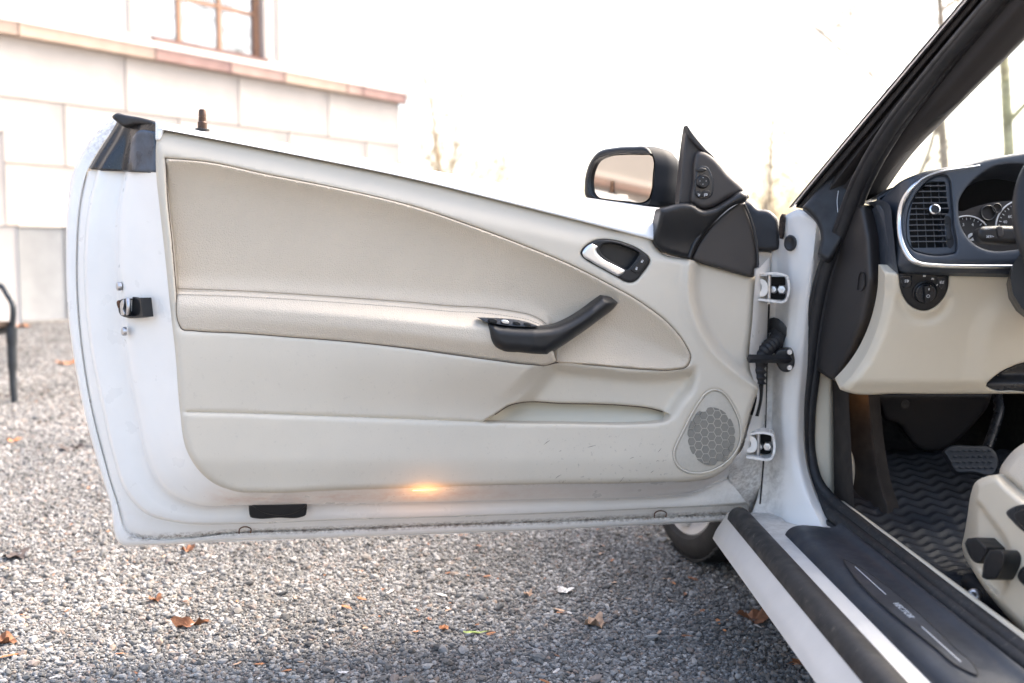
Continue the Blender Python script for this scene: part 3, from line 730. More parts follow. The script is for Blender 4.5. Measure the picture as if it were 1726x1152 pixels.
# X from the car axis line of sight: slopes measured in the photograph
dz = HC - .755
sill = extr('sill', [(.50,.10+dz,'s'),(.437,.146+dz,'s'),(.430,.156+dz,'s'),(.436,.172+dz),(.447,.190+dz,'s'),(.462,.214+dz,'s'),(.485,.214+dz),(.50,.205+dz),(.56,.203+dz),(.62,.203+dz),(.665,.212+dz),(.70,.226+dz,'s'),(.704,.215+dz,'s'),(.705,.10+dz,'s')],
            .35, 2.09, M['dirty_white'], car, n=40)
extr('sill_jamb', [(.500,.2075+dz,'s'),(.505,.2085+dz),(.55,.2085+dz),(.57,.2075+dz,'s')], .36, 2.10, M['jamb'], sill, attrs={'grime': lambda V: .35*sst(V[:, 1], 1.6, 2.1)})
extr('sill_weatherstrip', [(.455,.205+dz,'s'),(.458,.217+dz),(.468,.228+dz),(.482,.231+dz),(.496,.225+dz),(.504,.212+dz),(.506,.206+dz,'s')], .36, 2.065, M['rubber'], sill,
     attrs={'wear': lambda V: np.exp(-((V[:, 0]-.462)/.006)**2)*(.35+.65*sst(V[:, 1], 1.0, 1.8)) + .4*np.exp(-((V[:, 0]-.480)/.006)**2)*sst(V[:, 1], 1.7, 2.0)})
plate = extr('sill_plate', [(.539,.206+dz,'s'),(.542,.214+dz),(.551,.223+dz),(.566,.228+dz),(.60,.227+dz),(.636,.225+dz),(.652,.232+dz),(.658,.228+dz,'s')], .36, 1.93, M['sillplate'], sill)
# raised nameplate on the tread plate
def on_plate(x, y, h=.2295): return (x, y, h + dz)
np_o = cr([(.578,1.70,'s'),(.590,1.66),(.597,1.60),(.597,1.30),(.594,1.235),(.586,1.215),(.576,1.235),(.571,1.30),(.571,1.66)], 5, True)
Vt = np.array([on_plate(x, y, .2312) for x, y in np_o]); n_ = len(Vt); Vb = Vt - [0, 0, .004]
mesh_obj('nameplate', np.vstack([Vt, Vb]), [tuple(range(n_))[::-1]] + [(k, (k+1) % n_, n_+(k+1) % n_, n_+k) for k in range(n_)], M['sillplate'], sill, 30)
tube('nameplate_groove', np.vstack([Vt, Vt[:2]]), .0009, M['dark'], sill, k=5)
Tm = Matrix.Translation((.5835, 1.447, .2317+dz)) @ Matrix(((0,1,0,0),(-1,0,0,0),(0,0,1,0),(0,0,0,1)))
text('nameplate_lettering', 'VECTOR', .0135, Tm, M['mark2'], sill, shear=.25, sx=1.25, extrude=.0003)
for (ya, yb) in ((1.655, 1.515), (1.378, 1.255)):
    box('nameplate_line', (.5835, (ya+yb)/2, .2316+dz), (.0014, abs(ya-yb), .0008), M['mark2'], sill)

# hinge pillar
pil_rows = [[(1300,418,2.16),(1299,470,2.16),(1296,540,2.16),(1293,620,2.16),(1290,700,2.15),(1286,780,2.14),(1276,840,2.13),(1262,880,2.11)],
            [(1308,400,2.15),(1312,470,2.15),(1307,540,2.15),(1303,620,2.15),(1301,700,2.15),(1298,780,2.13),(1292,835,2.12),(1280,885,2.10)],
            [(1316,385,2.14),(1321,470,2.13),(1318,540,2.13),(1310,620,2.13),(1308,700,2.13),(1310,780,2.11),(1306,835,2.10),(1300,888,2.09)],
            [(1322,365,2.12),(1331,460,2.10),(1330,540,2.10),(1324,620,2.10),(1318,700,2.10),(1322,780,2.09),(1322,830,2.08),(1322,890,2.05)],
            [(1345,353,2.09),(1350,440,2.08),(1346,520,2.085),(1340,610,2.09),(1333,700,2.09),(1335,775,2.08),(1342,828,2.06),(1352,892,2.02)],
            [(1377,368,2.06),(1371,430,2.065),(1360,520,2.08),(1352,610,2.09),(1345,700,2.09),(1347,775,2.08),(1358,826,2.05),(1388,893,1.99)],
            [(1395,372,2.08),(1385,440,2.09),(1374,520,2.10),(1364,610,2.11),(1357,700,2.12),(1360,775,2.11),(1374,826,2.08),(1405,893,2.01)]]
pillar = loft('hinge_pillar', pil_rows, M['white_plain'], car, n=7, m=4, to3d=w3, smooth=60, thick=.01,
              attrs={'grime': lambda u, v: np.clip((.28*sst(u, 1330, 1296)*sst(v, 400, 600)) + .22*sst(v, 860, 790)*sst(v, 740, 800)*sst(u, 1340, 1300), 0, 1)})
# rust and old sealant at the top corner of the pillar
pillow('sealant_patch', [(1313,378),(1315,366),(1319,360),(1322,366),(1321,380),(1319,393),(1315,404),(1313,392)], Plane(W(np.array(1325.), np.array(380.), 2.105), (-.5,-.85,0)), M['sealant'], pillar, h=.003, r=3, eh=.003, depth=.02, sp=3)
gm = Matrix.Translation(Vector(W(np.array(1332.), np.array(410.), 2.092))) @ basis((-.55,-.83,.05)) @ Matrix.Scale(1.35, 4, (0, 1, 0))
lathe('grommet', [(.0125,-.004),(.0125,.003),(.010,.0045),(.007,.002),(.0001,.001)], gm, M['rubber'], pillar, 20)
# two hinges: U brackets with bolts
def hinge(u0, u1, v0, v1, Y):
    c = cr([(u0,v0,'s'),(u1-9,v0-1),(u1-2,v0+2),(u1,v0+9),(u1-1,v1-9),(u1-4,v1-3),(u1-11,v1,'s'),(u0,v1-5,'s')], 4)
    P = W(c[:, 0], c[:, 1], Y)
    prof = [(-1,-4.2),(1,-4.2),(1,4.2),(-1,4.2)]
    T_, N_, B_ = frames(P)
    # strap bent like a U: a flat bar whose width runs along the line of sight
    V = []; k = 4; nn = np.gradient(c, axis=0); nn = np.stack([-nn[:, 1], nn[:, 0]], -1); nn /= np.linalg.norm(nn, axis=1)[:, None]
    for s, dy in ((1.9, -.024), (-1.9, -.024), (-1.9, .026), (1.9, .026)):
        q = c + nn * s; V.append(W(q[:, 0], q[:, 1], Y) + np.array([dy*.25, dy, 0]))
    V = np.stack(V, 1).reshape(-1, 3); m_ = len(c)
    Fc = [(i*k+j, i*k+(j+1) % k, (i+1)*k+(j+1) % k, (i+1)*k+j) for i in range(m_-1) for j in range(k)] + [(0,1,2,3),((m_-1)*k+3,(m_-1)*k+2,(m_-1)*k+1,(m_-1)*k)]
    mesh_obj('hinge', V, Fc, M['white_plain'], pillar, 40, attrs={'grime': np.clip(rng.random(len(V)) - .1, 0, 1)})
    vm = (v0+v1)/2
    for du, rr in ((-24, .008), (-10, .0105)):
        pc = Vector(W(np.array(u1+du+0.), np.array(vm+2.), Y+.012))
        lathe('hinge_bolt', [(rr,-.006),(rr,.003),(rr*.8,.005),(rr*.75,.010),(.0001,.0105)], Matrix.Translation(pc) @ basis((-.35,-.93,.05)), M['steel'], pillar, 6 if du == -10 else 14, smooth=20)
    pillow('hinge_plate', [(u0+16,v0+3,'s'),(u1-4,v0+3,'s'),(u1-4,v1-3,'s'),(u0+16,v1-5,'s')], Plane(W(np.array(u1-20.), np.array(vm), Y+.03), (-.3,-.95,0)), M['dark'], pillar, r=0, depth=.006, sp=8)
    # door leaf of the hinge
    q = [(u0-4,v0+9,'s'),(u0+9,v0+6),(u0+15,v0+10),(u0+16,v1-12),(u0+12,v1-9),(u0-4,v1-10,'s')]
    pillow('hinge_leaf', q, Plane(W(np.array(u0+5.), np.array(vm), Y-.015), (-.1,-.99,0)), M['white'], door, h=0, r=1.5, eh=.002, depth=.03, sp=3,
           holes=[[(u0,v0+15),(u0+6,v0+14),(u0+8,vm),(u0+6,v1-17),(u0,v1-17)]])
    lathe('hinge_pin', [(.0045,-.032),(.0045,.032),(.0001,.0325)], Matrix.Translation(Vector(W(np.array(u0+20.), np.array(vm), Y-.003))), M['steel'], pillar, 12)
hinge(1276, 1328, 464, 509, 2.06); hinge(1258, 1304, 729, 772, 2.05)
tube('gap_shade_line', pxcurve([(1297,500,2.125),(1294.5,560,2.125),(1292,640,2.12),(1290,720,2.115),(1286,790,2.10),(1281,850,2.09)], 5), .0019, M['dark'], pillar, k=6)  # dark tube painting the shade in the gap between door and pillar
# check strap with its bracket, bellows with the wiring
tube('check_strap', W(np.array([1262.,1285,1330]), np.array([605.,605,606]), np.array([1.99,2.0,2.055])), .0085, M['black'], door, k=4)
CKP = Plane(W(np.array(1326.), np.array(606.), 2.06), (-.25,-.96,0))
pillow('check_strap_bracket', [(1309,592),(1322,588),(1334,589),(1338,598),(1337,620),(1330,627),(1318,626),(1312,620)], CKP, M['black'], pillar, h=.004, r=3, eh=.005, depth=.03, sp=3)
for v in (593.5, 619.5):
    lathe('bracket_screw', [(.0062,-.004),(.0062,.002),(.005,.004),(.0032,.004),(.0028,.0015),(.0001,.0015)], Matrix.Translation(Vector(CKP.pt(np.array(1331.), np.array(v), .006))) @ basis(CKP.n), M['steel'], pillar, 18)
def bellows(name, pts, r0, r1, nrib):
    c = cr(pts, 12); q = np.linspace(0, len(c)-1, nrib*6+1); P = np.stack([np.interp(q, np.arange(len(c)), c[:, i]) for i in range(3)], -1)
    P = W(P[:, 0], P[:, 1], P[:, 2]); k = np.arange(len(P)); r = r0 + (r1-r0)*(.5+.5*np.cos(k*2*math.pi/6))
    return tube(name, P, r, M['rubber'], door, k=14, smooth=80)
bellows('wiring_bellows', [(1312,566,2.13),(1306,577,2.10),(1295,586,2.08),(1283,598,2.06),(1278,625,2.045),(1278,648,2.04)], .012, .017, 11)
lathe('bellows_flange', [(.034,0),(.030,.006),(.020,.010),(.016,.02)], Matrix.Translation(Vector(W(np.array(1313.), np.array(572.), 2.135))) @ basis((-.75,-.55,-.35)) @ Matrix.Scale(1.5, 4, (0,1,0)), M['rubber'], pillar, 20)
tube('wiring_loom', pxcurve([(1278,648,2.04),(1276,672,2.04),(1270,700,2.04)], 4), .011, M['black'], door, k=10)
# front wing end cover beside the door corner
WG = Plane(W(np.array(1290.), np.array(385.), 2.15), (-.35,-.93,.1))
pillow('cowl_end_cover', [(1256,338,'s'),(1266,341),(1278,352),(1296,355),(1308,365),(1314,385),(1314,420,'s'),(1300,424),(1276,424,'s'),(1240,420,'s'),(1240,350,'s')], WG, M['rubber'], car, h=0, r=7, eh=.014, depth=.10, sp=5, attrs={'wear': lambda u, v: 0*u}, smooth=60)
pillow('pillar_inner_skin', [(1272,425),(1290,418),(1300,430),(1302,460),(1290,470),(1272,470)], Plane(W(np.array(1288.), np.array(445.), 2.17), (-.3,-.95,0)), M['white_plain'], pillar, h=0, r=4, eh=.006, depth=.02, sp=4)

# rubber door seal: two lips running down the pillar and back along the sill
seal_px = [(1890,-240,1.19),(1780,-112,1.35),(1668,12,1.53),(1565,133,1.72),(1500,218,1.84),(1450,305,1.94),(1418,390,2.01),(1394,450,2.05),(1375,530,2.09),(1363,620,2.12),(1354,700,2.13),(1355,768,2.13),(1367,825,2.10),(1394,860,2.05),(1432,890,1.95),(1500,943,1.745),(1600,1022,1.50),(1726,1119,1.283),(2000,1335,.975),(2600,1800,.64)]
sc_ = pxcurve(seal_px, 8)
seal_attr = lambda V: {'wear': .55*sst(V[:, 2], .5, .3)}
V_, F_ = tube_geo(sc_, .0145, 12); door_seal = mesh_obj('door_seal', V_, F_, M['rubber'], car, 60, seal_attr(V_))
off_in = lambda d: [(u + (11 if v < 840 else 13)*d, v - (0 if v < 800 else 12)*d, Y) for u, v, Y in seal_px]
V_, F_ = tube_geo(pxcurve(off_in(1.0), 8), .0125, 12); mesh_obj('inner_lip', V_, F_, M['rubber'], door_seal, 60, seal_attr(V_))
V_, F_ = tube_geo(pxcurve(off_in(-.95), 8), .0065, 10); mesh_obj('outer_lip', V_, F_, M['rubber'], door_seal, 60, seal_attr(V_))
V_, F_ = tube_geo(pxcurve(off_in(.5), 8), .010, 10); mesh_obj('seal_channel', V_, F_, M['dark'], door_seal, 60)
# pale strip of the cabin trim beyond the seal
extr('scuff_strip', [(.690,.20+dz,'s'),(.692,.236+dz),(.697,.243+dz),(.704,.241+dz),(.708,.22+dz),(.710,.12+dz,'s')], .36, 2.07, M['seatplastic'], sill)

# screen pillar
YS = [2.12, 1.96, 1.78, 1.58, 1.40, 1.25]
def line(pts): return [(p[0], p[1], YS[i] + (p[2] if len(p) > 2 else 0)) for i, p in enumerate(pts)]
A0 = [(1331,350),(1420,242),(1520,123),(1624,0),(1728,-124),(1834,-250)]
A1 = [(1341,350),(1430,244),(1531,124),(1636,0),(1741,-123),(1848,-249)]
A2 = [(1352,352),(1441,247),(1541,127),(1647,2),(1752,-121),(1860,-247)]
A3 = [(1371,356),(1455,247),(1555,128),(1660,5),(1767,-117),(1876,-242)]
A4 = [(1385,362),(1470,252),(1568,134),(1672,12),(1780,-110),(1890,-236)]
A5 = [(1432,346),(1500,262),(1588,160),(1692,42),(1800,-80),(1910,-205)]
A6 = [(1477,335),(1532,259),(1607,180),(1728,57),(1840,-62),(1950,-186)]
A7 = [(1482,337),(1536,262),(1611,184),(1733,62),(1845,-57),(1955,-181)]
def pr(A, d): return [(p[0], p[1], YS[i]+d) for i, p in enumerate(A)]
pfr = loft('screen_pillar', [pr(lerp(A4, A5, .0), -.03), pr(lerp(A4, A5, .5), -.05), pr(A5, -.055), pr(lerp(A5, A6, .5), -.04), pr(A6, -.005), pr(A7, .05)], M['pillartrim'], car, n=6, m=4, to3d=w3, smooth=60, thick=.006)
loft('drip_moulding', [pr(A0, .06), pr(A0, .0), pr(lerp(A0, A1, .5), -.012), pr(A1, .0), pr(A1, .03)], M['chrome'], pfr, n=6, m=3, to3d=w3, smooth=60)
loft('pillar_rubber', [pr(A1, .03), pr(lerp(A1, A2, .3), -.004), pr(A2, -.012), pr(lerp(A2, A3, .4), .006), pr(lerp(A2, A3, .75), -.02), pr(A3, -.036), pr(lerp(A3, A4, .5), -.03), pr(lerp(A3, A4, 1.05), -.02)], M['pillarseal'], pfr, n=6, m=4, to3d=w3, smooth=60)
c_ = cr(pr(A0, -.004), 6); tube('glass_edge_line', W(c_[:, 0], c_[:, 1], c_[:, 2]), .0011, M['rubber'], pfr, k=6)
loft('pillar_outer_shell', [pr(A0, .06), pr(lerp(A0, A6, .5), .09), pr(A7, .05)], M['white_plain'], pfr, n=6, m=2, to3d=w3)
# lower gusset of rubber that meets the white pillar top
pillow('pillar_gusset', [(1352,350,'s'),(1380,318),(1420,268),(1456,225),(1470,238),(1455,290),(1436,350),(1412,420),(1395,440),(1378,430,'s'),(1383,398),(1376,374),(1364,360)], Plane(W(np.array(1405.), np.array(350.), 2.02), (-.35,-.9,.25)), M['rubber'], pfr, h=0, r=8, eh=.012, depth=.02, sp=5, smooth=60)
for pts in ([(1427,272),(1429,282),(1428,292),(1429.5,303)], [(1413,322),(1411,338),(1412,358)]):
    c = cr(pts, 4); tube('sealant_bead', Plane(W(np.array(1405.), np.array(350.), 2.02), (-.35,-.9,.25)).pt(c[:, 0], c[:, 1], .001), .0007, M['mark'], pfr, k=5)

# windscreen
gl = bpy.data.materials.new('windscreen_glass'); gl.use_nodes = True; g = gl.node_tree; g.nodes.clear()
go = g.nodes.new('ShaderNodeOutputMaterial'); gt = g.nodes.new('ShaderNodeBsdfTransparent'); gt.inputs[0].default_value = (.93, .96, .95, 1)
gg = g.nodes.new('ShaderNodeBsdfGlossy'); gg.inputs['Roughness'].default_value = .02; gf = g.nodes.new('ShaderNodeFresnel'); gf.inputs[0].default_value = 1.25
gm_ = g.nodes.new('ShaderNodeMixShader'); g.links.new(gf.outputs[0], gm_.inputs[0]); g.links.new(gt.outputs[0], gm_.inputs[1]); g.links.new(gg.outputs[0], gm_.inputs[2]); g.links.new(gm_.outputs[0], go.inputs[0])
b0 = W(np.array(1440.), np.array(360.), 2.16); b1 = W(np.array(1900.), np.array(-186.), 1.30)
V = []; 
for k in range(7):
    f = k/6; p = b0*(1-f) + b1*f; q = np.array([2.66 - p[0], p[1], p[2]])
    for j in range(13):
        s = j/12; r_ = p*(1-s)+q*s; V.append((r_[0], r_[1]+.16*math.sin(math.pi*s), r_[2]+.02*math.sin(math.pi*s)))
mesh_obj('windscreen', V, [(i*13+j, i*13+j+1, (i+1)*13+j+1, (i+1)*13+j) for i in range(6) for j in range(12)], gl, car, 60)

# header rail and passenger side pillar, beyond the frame
hp = W(np.array(1905.), np.array(-228.), 1.27); hq = np.array([2.66-hp[0], hp[1], hp[2]]); fb = np.array([2.04, 2.16, .88])
sgm = np.linspace(0, 1, 13); hd = hp + (hq-hp)*sgm[:, None] + np.array([0, .12, .015])*np.sin(math.pi*sgm)[:, None]
tube('header_rail', hd, .042, M['pillartrim'], car, k=12)
tube('passenger_pillar', fb + (hq-fb)*sgm[:, None], .042, M['pillartrim'], car, k=12)
# ================================================================== cabin
cabin_floor = mesh_obj('cabin_floor', [(.705,.3,.20),(2.0,.3,.20),(2.0,2.35,.20),(.705,2.35,.20),(.705,2.80,.42),(2.0,2.80,.42),(.705,2.80,.74),(2.0,2.80,.74)],
                       [(0,1,2,3),(3,2,5,4),(4,5,7,6)], M['carpet'], car, 0)
mesh_obj('footwell_side', [(.705,.3,.16),(.705,2.8,.16),(.690,2.8,.74),(.690,2.08,.74),(.705,2.0,.23),(.705,.3,.23)], [(0,1,2,3,4,5)], M['browncarpet'], car, 0)
mesh_obj('centre_tunnel', [(1.24,.3,.20),(1.24,2.8,.20),(1.27,2.8,.52),(1.27,.3,.50),(1.42,.3,.50),(1.42,2.8,.52)], [(0,1,2,3),(3,2,5,4)], M['carpet'], car, 0)
mesh_obj('passenger_side_body', [(2.0,.3,.16),(2.0,2.8,.16),(2.02,2.8,.93),(2.02,.3,.90),(2.2,.3,.88),(2.2,2.8,.90),(2.22,2.8,.2),(2.22,.3,.2)], [(0,1,2,3),(3,2,5,4),(4,5,6,7)], M['white_plain'], car, 0)
# kick panel
KP = Plane(W(np.array(1395.), np.array(740.), 2.13), (-.25,-.96,.05))
kick = pillow('kick_panel', [(1371,622,'s'),(1406,642,'s'),(1406,662),(1417,668),(1417,736),(1428,748),(1425,843),(1416,849),(1394,838),(1374,812),(1362,775),(1359,704)], KP, M['seatplastic'], car,
              h=lambda u, v: -.03*sst(u, 1398, 1412), r=4, eh=.006, depth=.06, sp=4, smooth=60)
pillow('bonnet_release', [(1417,664,'s'),(1427,664,'s'),(1431,690),(1430,730),(1427,737),(1417,736,'s')], Plane(W(np.array(1424.), np.array(700.), 2.12), (-.3,-.95,0)), M['black'], car, h=0, r=3, eh=.008, depth=.03, sp=3)
mark_on(Matrix.Translation(Vector(W(np.array(1425.), np.array(727.), 2.108))) @ basis((-.3,-.95,0)), 'bonnet_symbol', [(0,0,7,1.2,10),(0,2.2,5,1.2,-15),(-2,1,1.2,3,0),(2,1.2,1.2,3,0)], kick)
pillow('footwell_trim', [(1428,655,'s'),(1466,655,'s'),(1474,740),(1488,820),(1500,862),(1499,884,'s'),(1455,885),(1425,852,'s')], Plane(W(np.array(1460.), np.array(780.), 2.12), (-.85,-.5,.1)), M['browncarpet'], car, h=0, r=6, eh=.012, depth=.03, sp=6)
fl = W(np.array(1446.), np.array(648.), 2.12)
box('footwell_lamp', fl, (.03, .02, .006), M['lamp'], car, bevel=.002)
ld = bpy.data.lights.new('footwell_light', 'POINT'); ld.energy = .006; ld.color = (1, .5, .2); ld.shadow_soft_size = .01
lo_ = bpy.data.objects.new('footwell_light', ld); COL.objects.link(lo_); lo_.location = fl + np.array([0, 0, -.02]); finish(lo_, car)
# dashboard: end cap, fascia, vent, knee panel
EC = Plane((W(np.array(1380.), np.array(546.), 2.10)+W(np.array(1492.), np.array(454.), 1.86))/2, np.cross(W(np.array(1492.), np.array(454.), 1.86)-W(np.array(1380.), np.array(546.), 2.10), (0, 0, 1)))
dash = pillow('dashboard', [(1420,362,'s'),(1440,350),(1456,346),(1474,354),(1486,374),(1493,402),(1494,454,'s'),(1488,500),(1472,557),(1445,611),(1419,646,'s'),(1402,640),(1373,622,'s'),(1383,546),(1398,440)], EC, M['endcap'], car,
              h=lambda u, v: -.045*sst(u - np.interp(v, [346,400,470,540,600,645], [1452,1462,1466,1452,1428,1400]), -5, 34) , r=5, eh=.008, depth=.05, sp=5, smooth=60)
dash['label'] = 'black and beige dashboard with a round air vent'
pillow('inspection_slot', zoomed([(228,590),(238,574),(250,578),(252,600),(250,640),(238,655),(226,655),(224,620)], 1360, 240, 2.617), EC, M['endcap'], dash, h=.0012, r=2, eh=-.003, depth=.002, sp=2)
FA = Plane((.76, 1.80, .85), (-.10, -.96, .22))
Z3 = lambda p: zoomed(p, 1480, 280, 6.4)
vent_out = Z3([(690,95),(748,108),(772,150),(792,300),(820,650),(850,890),(838,940),(790,953),(450,940),(370,908),(322,830),(305,700),(310,560),(340,430),(400,310),(480,210),(580,130)])
vent_hole = Z3([(560,168,'s'),(725,168,'s'),(745,380),(752,520),(722,530,'s'),(722,660),(745,880,'s'),(362,885,'s'),(345,760),(335,620),(350,480),(385,360),(440,270),(500,205)])
cl_hole = Z3([(2100,60),(1700,0),(1450,-20),(1250,10),(1080,110),(940,250),(870,380),(865,480),(890,640),(980,790),(1100,880),(1250,920),(1420,912),(1700,860),(2000,760),(2300,500),(2300,200)])
fas = [(1476,347,'s'),(1492,330),(1515,308),(1545,294),(1590,283),(1630,277),(1668,267),(1726,257),(1850,245),(2100,262),(2250,330,'s'),(2250,462,'s'),(1726,464),(1560,460),(1504,459,'s'),(1496,430),(1488,385)]
def h_fas(u, v):
    return -.10*sst(u, 1545, 1474)**1.3 + .012*sst(u, 1502, 1520)*sst(v, 456, 440) - .006*sst(v, 448, 458)
pillow('fascia', fas, FA, M['dashgrey'], dash, h=h_fas, r=6, eh=.010, depth=.10, sp=6, holes=[vent_out, cl_hole], hr=3, heh=.004, smooth=60)
tc_ = cr(Z3([(1100,-3),(1000,12),(850,32),(700,55),(550,100),(470,140),(400,200),(330,280),(270,380),(238,500),(232,650),(250,800),(300,930),(360,1010),(440,1052),(600,1073),(900,1083),(1420,1085),(2000,1085)]), 6)
tube('trim_strip', FA.pt(tc_[:, 0], tc_[:, 1], h_fas(tc_[:, 0], tc_[:, 1])+.006), np.interp(np.arange(len(tc_)), [0, 20, 45, 70, len(tc_)], [.0016, .002, .0045, .005, .003]), M['chrome'], dash, k=10)
pillow('air_vent', vent_out, FA, M['dashgrey'], dash, h=.004, r=3, eh=.005, depth=.04, sp=3, holes=[vent_hole])
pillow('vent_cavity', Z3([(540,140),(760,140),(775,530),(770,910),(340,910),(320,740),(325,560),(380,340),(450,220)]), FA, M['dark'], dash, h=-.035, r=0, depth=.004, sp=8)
lx = [(215,505,735),(275,440,742),(340,398,746),(400,370,748),(460,350,752),(520,342,735),(577,335,722),(636,338,722),(696,342,726),(756,345,734),(815,352,742)]
for y, x0, x1 in lx:
    c = Z3([(x0-6,y+2),((x0+x1)/2,y),(x1+6,y-1)]); P = FA.pt(np.array([p[0] for p in c]), np.array([p[1] for p in c]), .001)
    tube('slat', P, .0011, M['slatgrey'], dash, k=4, prof=[(-3.2,-.95),(3.2,-.95),(3.2,.95),(-3.2,.95)], smooth=0)
for xa, xb, ya in ((392,438,430),(476,526,250),(560,616,180),(645,706,175)):
    yb = 882; xt = xa + (xb-xa)*(ya-175)/(yb-175)
    P = FA.pt(np.array([1480+xt/6.4, 1480+xb/6.4]), np.array([280+ya/6.4, 280+yb/6.4]), -.004)
    tube('vane', P, .0010, M['slatgrey'], dash, k=4, smooth=0)
kv = Matrix.Translation(Vector(FA.pt(np.array(1480+582/6.4), np.array(280+495/6.4), .002))) @ basis(FA.n)
lathe('vent_knob', [(.0075,-.004),(.0078,.010),(.0092,.012),(.0094,.016),(.0070,.0175),(.0066,.0165),(.0001,.0165)], kv, M['black'], dash, 28)
lathe('knob_ring', [(.0096,.014),(.0094,.0172),(.0074,.0182),(.0068,.0168)], kv, M['chrome'], dash, 28)
pillow('vent_wheel', Z3([(745,620),(768,625),(780,700),(790,770),(778,800),(755,795),(742,720)]), FA, M['black'], dash, h=.006, r=1.5, eh=.002, depth=.006, sp=2)
pillow('wheel_slot', Z3([(735,535),(760,540),(790,700),(803,870),(780,890),(762,880),(740,700)]), FA, M['dark'], dash, h=.0046, r=0, depth=.001, sp=3)
# side demister grille
DM = Plane(W(np.array(1487.), np.array(338.), 1.93), (-.5,-.8,.4))
pillow('demister', [(1478,334,'s'),(1496,323),(1512,315),(1503,330),(1494,352),(1487,356)], DM, M['dashgrey'], dash, h=.014, r=2, eh=.002, depth=.03, sp=3, holes=[[(1482,336),(1497,327),(1506,321),(1499,334),(1492,348),(1488,350)]])
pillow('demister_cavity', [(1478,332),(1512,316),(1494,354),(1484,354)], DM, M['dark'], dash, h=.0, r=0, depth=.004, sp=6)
for k in range(3):
    P = DM.pt(np.array([1486.+k*1.5, 1504.-k*3]), np.array([338.+k*4, 325.+k*5.5]), .012)
    tube('demister_slat', P, .0012, M['dashgrey'], dash, k=4, smooth=0)
# fascia side flank between end cap and face
loft('fascia_flank', [[(1455,342,2.0),(1476,352,1.97),(1488,380,1.93),(1494,420,1.90),(1496,462,1.88)], [(1472,340,1.93),(1484,352,1.92),(1494,384,1.88),(1500,425,1.86),(1505,462,1.85)],
                      [(1482,336,1.90),(1496,342,1.86),(1504,380,1.83),(1509,425,1.82),(1514,462,1.82)]], M['dashgrey'], dash, n=5, m=3, to3d=w3, smooth=60)
loft('dash_top', [[(1440,352,2.06),(1470,334,2.0),(1500,322,1.96)], [(1455,345,2.16),(1500,318,2.10),(1560,300,2.05)], [(1470,340,2.3),(1520,322,2.3),(1600,305,2.3)]], M['dashgrey'], dash, n=5, m=3, to3d=w3)
mesh_obj('dash_top_pad', [(.72,2.03,.88),(1.0,2.03,.935),(2.0,2.03,.92),(2.0,2.35,.87),(.72,2.35,.85)], [(0,1,2,3,4)], M['dashgrey'], dash, 0)
# instrument cluster
IC = Plane((.95, 1.98, .85), (-.05, -.97, .22))
pillow('cluster_face', Z3([(800,380),(1100,340),(1500,330),(2400,330),(2400,980),(1000,980),(820,700)]), IC, M['endcap'], dash, h=0, r=0, depth=.004, sp=14)
pillow('cluster_hood', Z3([(820,460),(935,70),(1300,-30),(2300,-40),(2300,420),(1700,365),(1434,375),(1200,400),(1000,455),(900,490)]), Plane((.95,1.93,.9), (-.05,-.75,-.65)), M['black'], dash, h=0, r=0, depth=.004, sp=14)
def arc(cx, cy, rx, ry, a0, a1, t, rad, name, surf, mat):
    a = np.radians(np.linspace(a0, a1, 40)); x = 1480+(cx+rx*np.cos(a))/6.4; y = 280+(cy-ry*np.sin(a))/6.4
    tube(name, surf.pt(x, y, t), rad, mat, dash, k=6)
arc(960, 780, 250, 240, 35, 150, .002, .0016, 'tachometer_rim', IC, M['mark'])
arc(1560, 660, 290, 290, 105, 185, .002, .0016, 'speedometer_rim', IC, M['mark'])
def dial_ticks(name, cx, cy, r, a0, a1, n):
    V = []; Fc = []
    for k in range(n):
        a = math.radians(a0+(a1-a0)*k/(n-1)); l = 26 if k % 2 == 0 else 14
        p = np.array([cx+r*math.cos(a), cy-r*math.sin(a)]); q = np.array([cx+(r-l)*math.cos(a), cy-(r-l)*math.sin(a)])
        P = IC.pt(1480+np.array([p[0], q[0]])/6.4, 280+np.array([p[1], q[1]])/6.4, .0015)
        v_, f_ = tube_geo(P, .0007, 4, base=len(V)); V += list(v_); Fc += f_
    mesh_obj(name, np.array(V), Fc, M['mark'], dash, 0)
dial_ticks('tachometer_ticks', 960, 780, 222, 45, 115, 7); dial_ticks('speedometer_ticks', 1560, 660, 262, 110, 175, 8)
def dash_text(s, x, y, size, surf, t, name='dial_numeral'):
    text(name, s, size, Matrix.Translation(Vector(surf.pt(np.array(1480+x/6.4), np.array(280+y/6.4), t))) @ basis(surf.n), M['mark'], dash, extrude=.0002)
dash_text('3', 920, 636, .0085, IC, .0015); dash_text('4', 1020, 636, .0085, IC, .0015); dash_text('40', 1370, 606, .0085, IC, .0015); dash_text('60', 1425, 548, .0085, IC, .0015)
for cx, cy, r in ((1190,510,78),(1280,458,48)):
    a = np.linspace(0, 2*math.pi, 25); tube('gauge_ring', IC.pt(1480+(cx+r*np.cos(a))/6.4, 280+(cy+r*np.sin(a))/6.4, .003), .002, M['black'], dash, k=6)
lathe('warning_badge', [(.0078,0),(.0078,.002),(.0001,.0022)], Matrix.Translation(Vector(IC.pt(np.array(1480+1010/6.4), np.array(280+768/6.4), .001))) @ basis(IC.n), M['mark'], dash, 22)
bm_ = box_bm((.011,.0035,.001)); bm_obj('badge_bar', bm_, M['black'], dash, Matrix.Translation(Vector(IC.pt(np.array(1480+1010/6.4), np.array(280+768/6.4), .0042))) @ basis(IC.n) @ Matrix.Rotation(.7, 4, 'Z'))
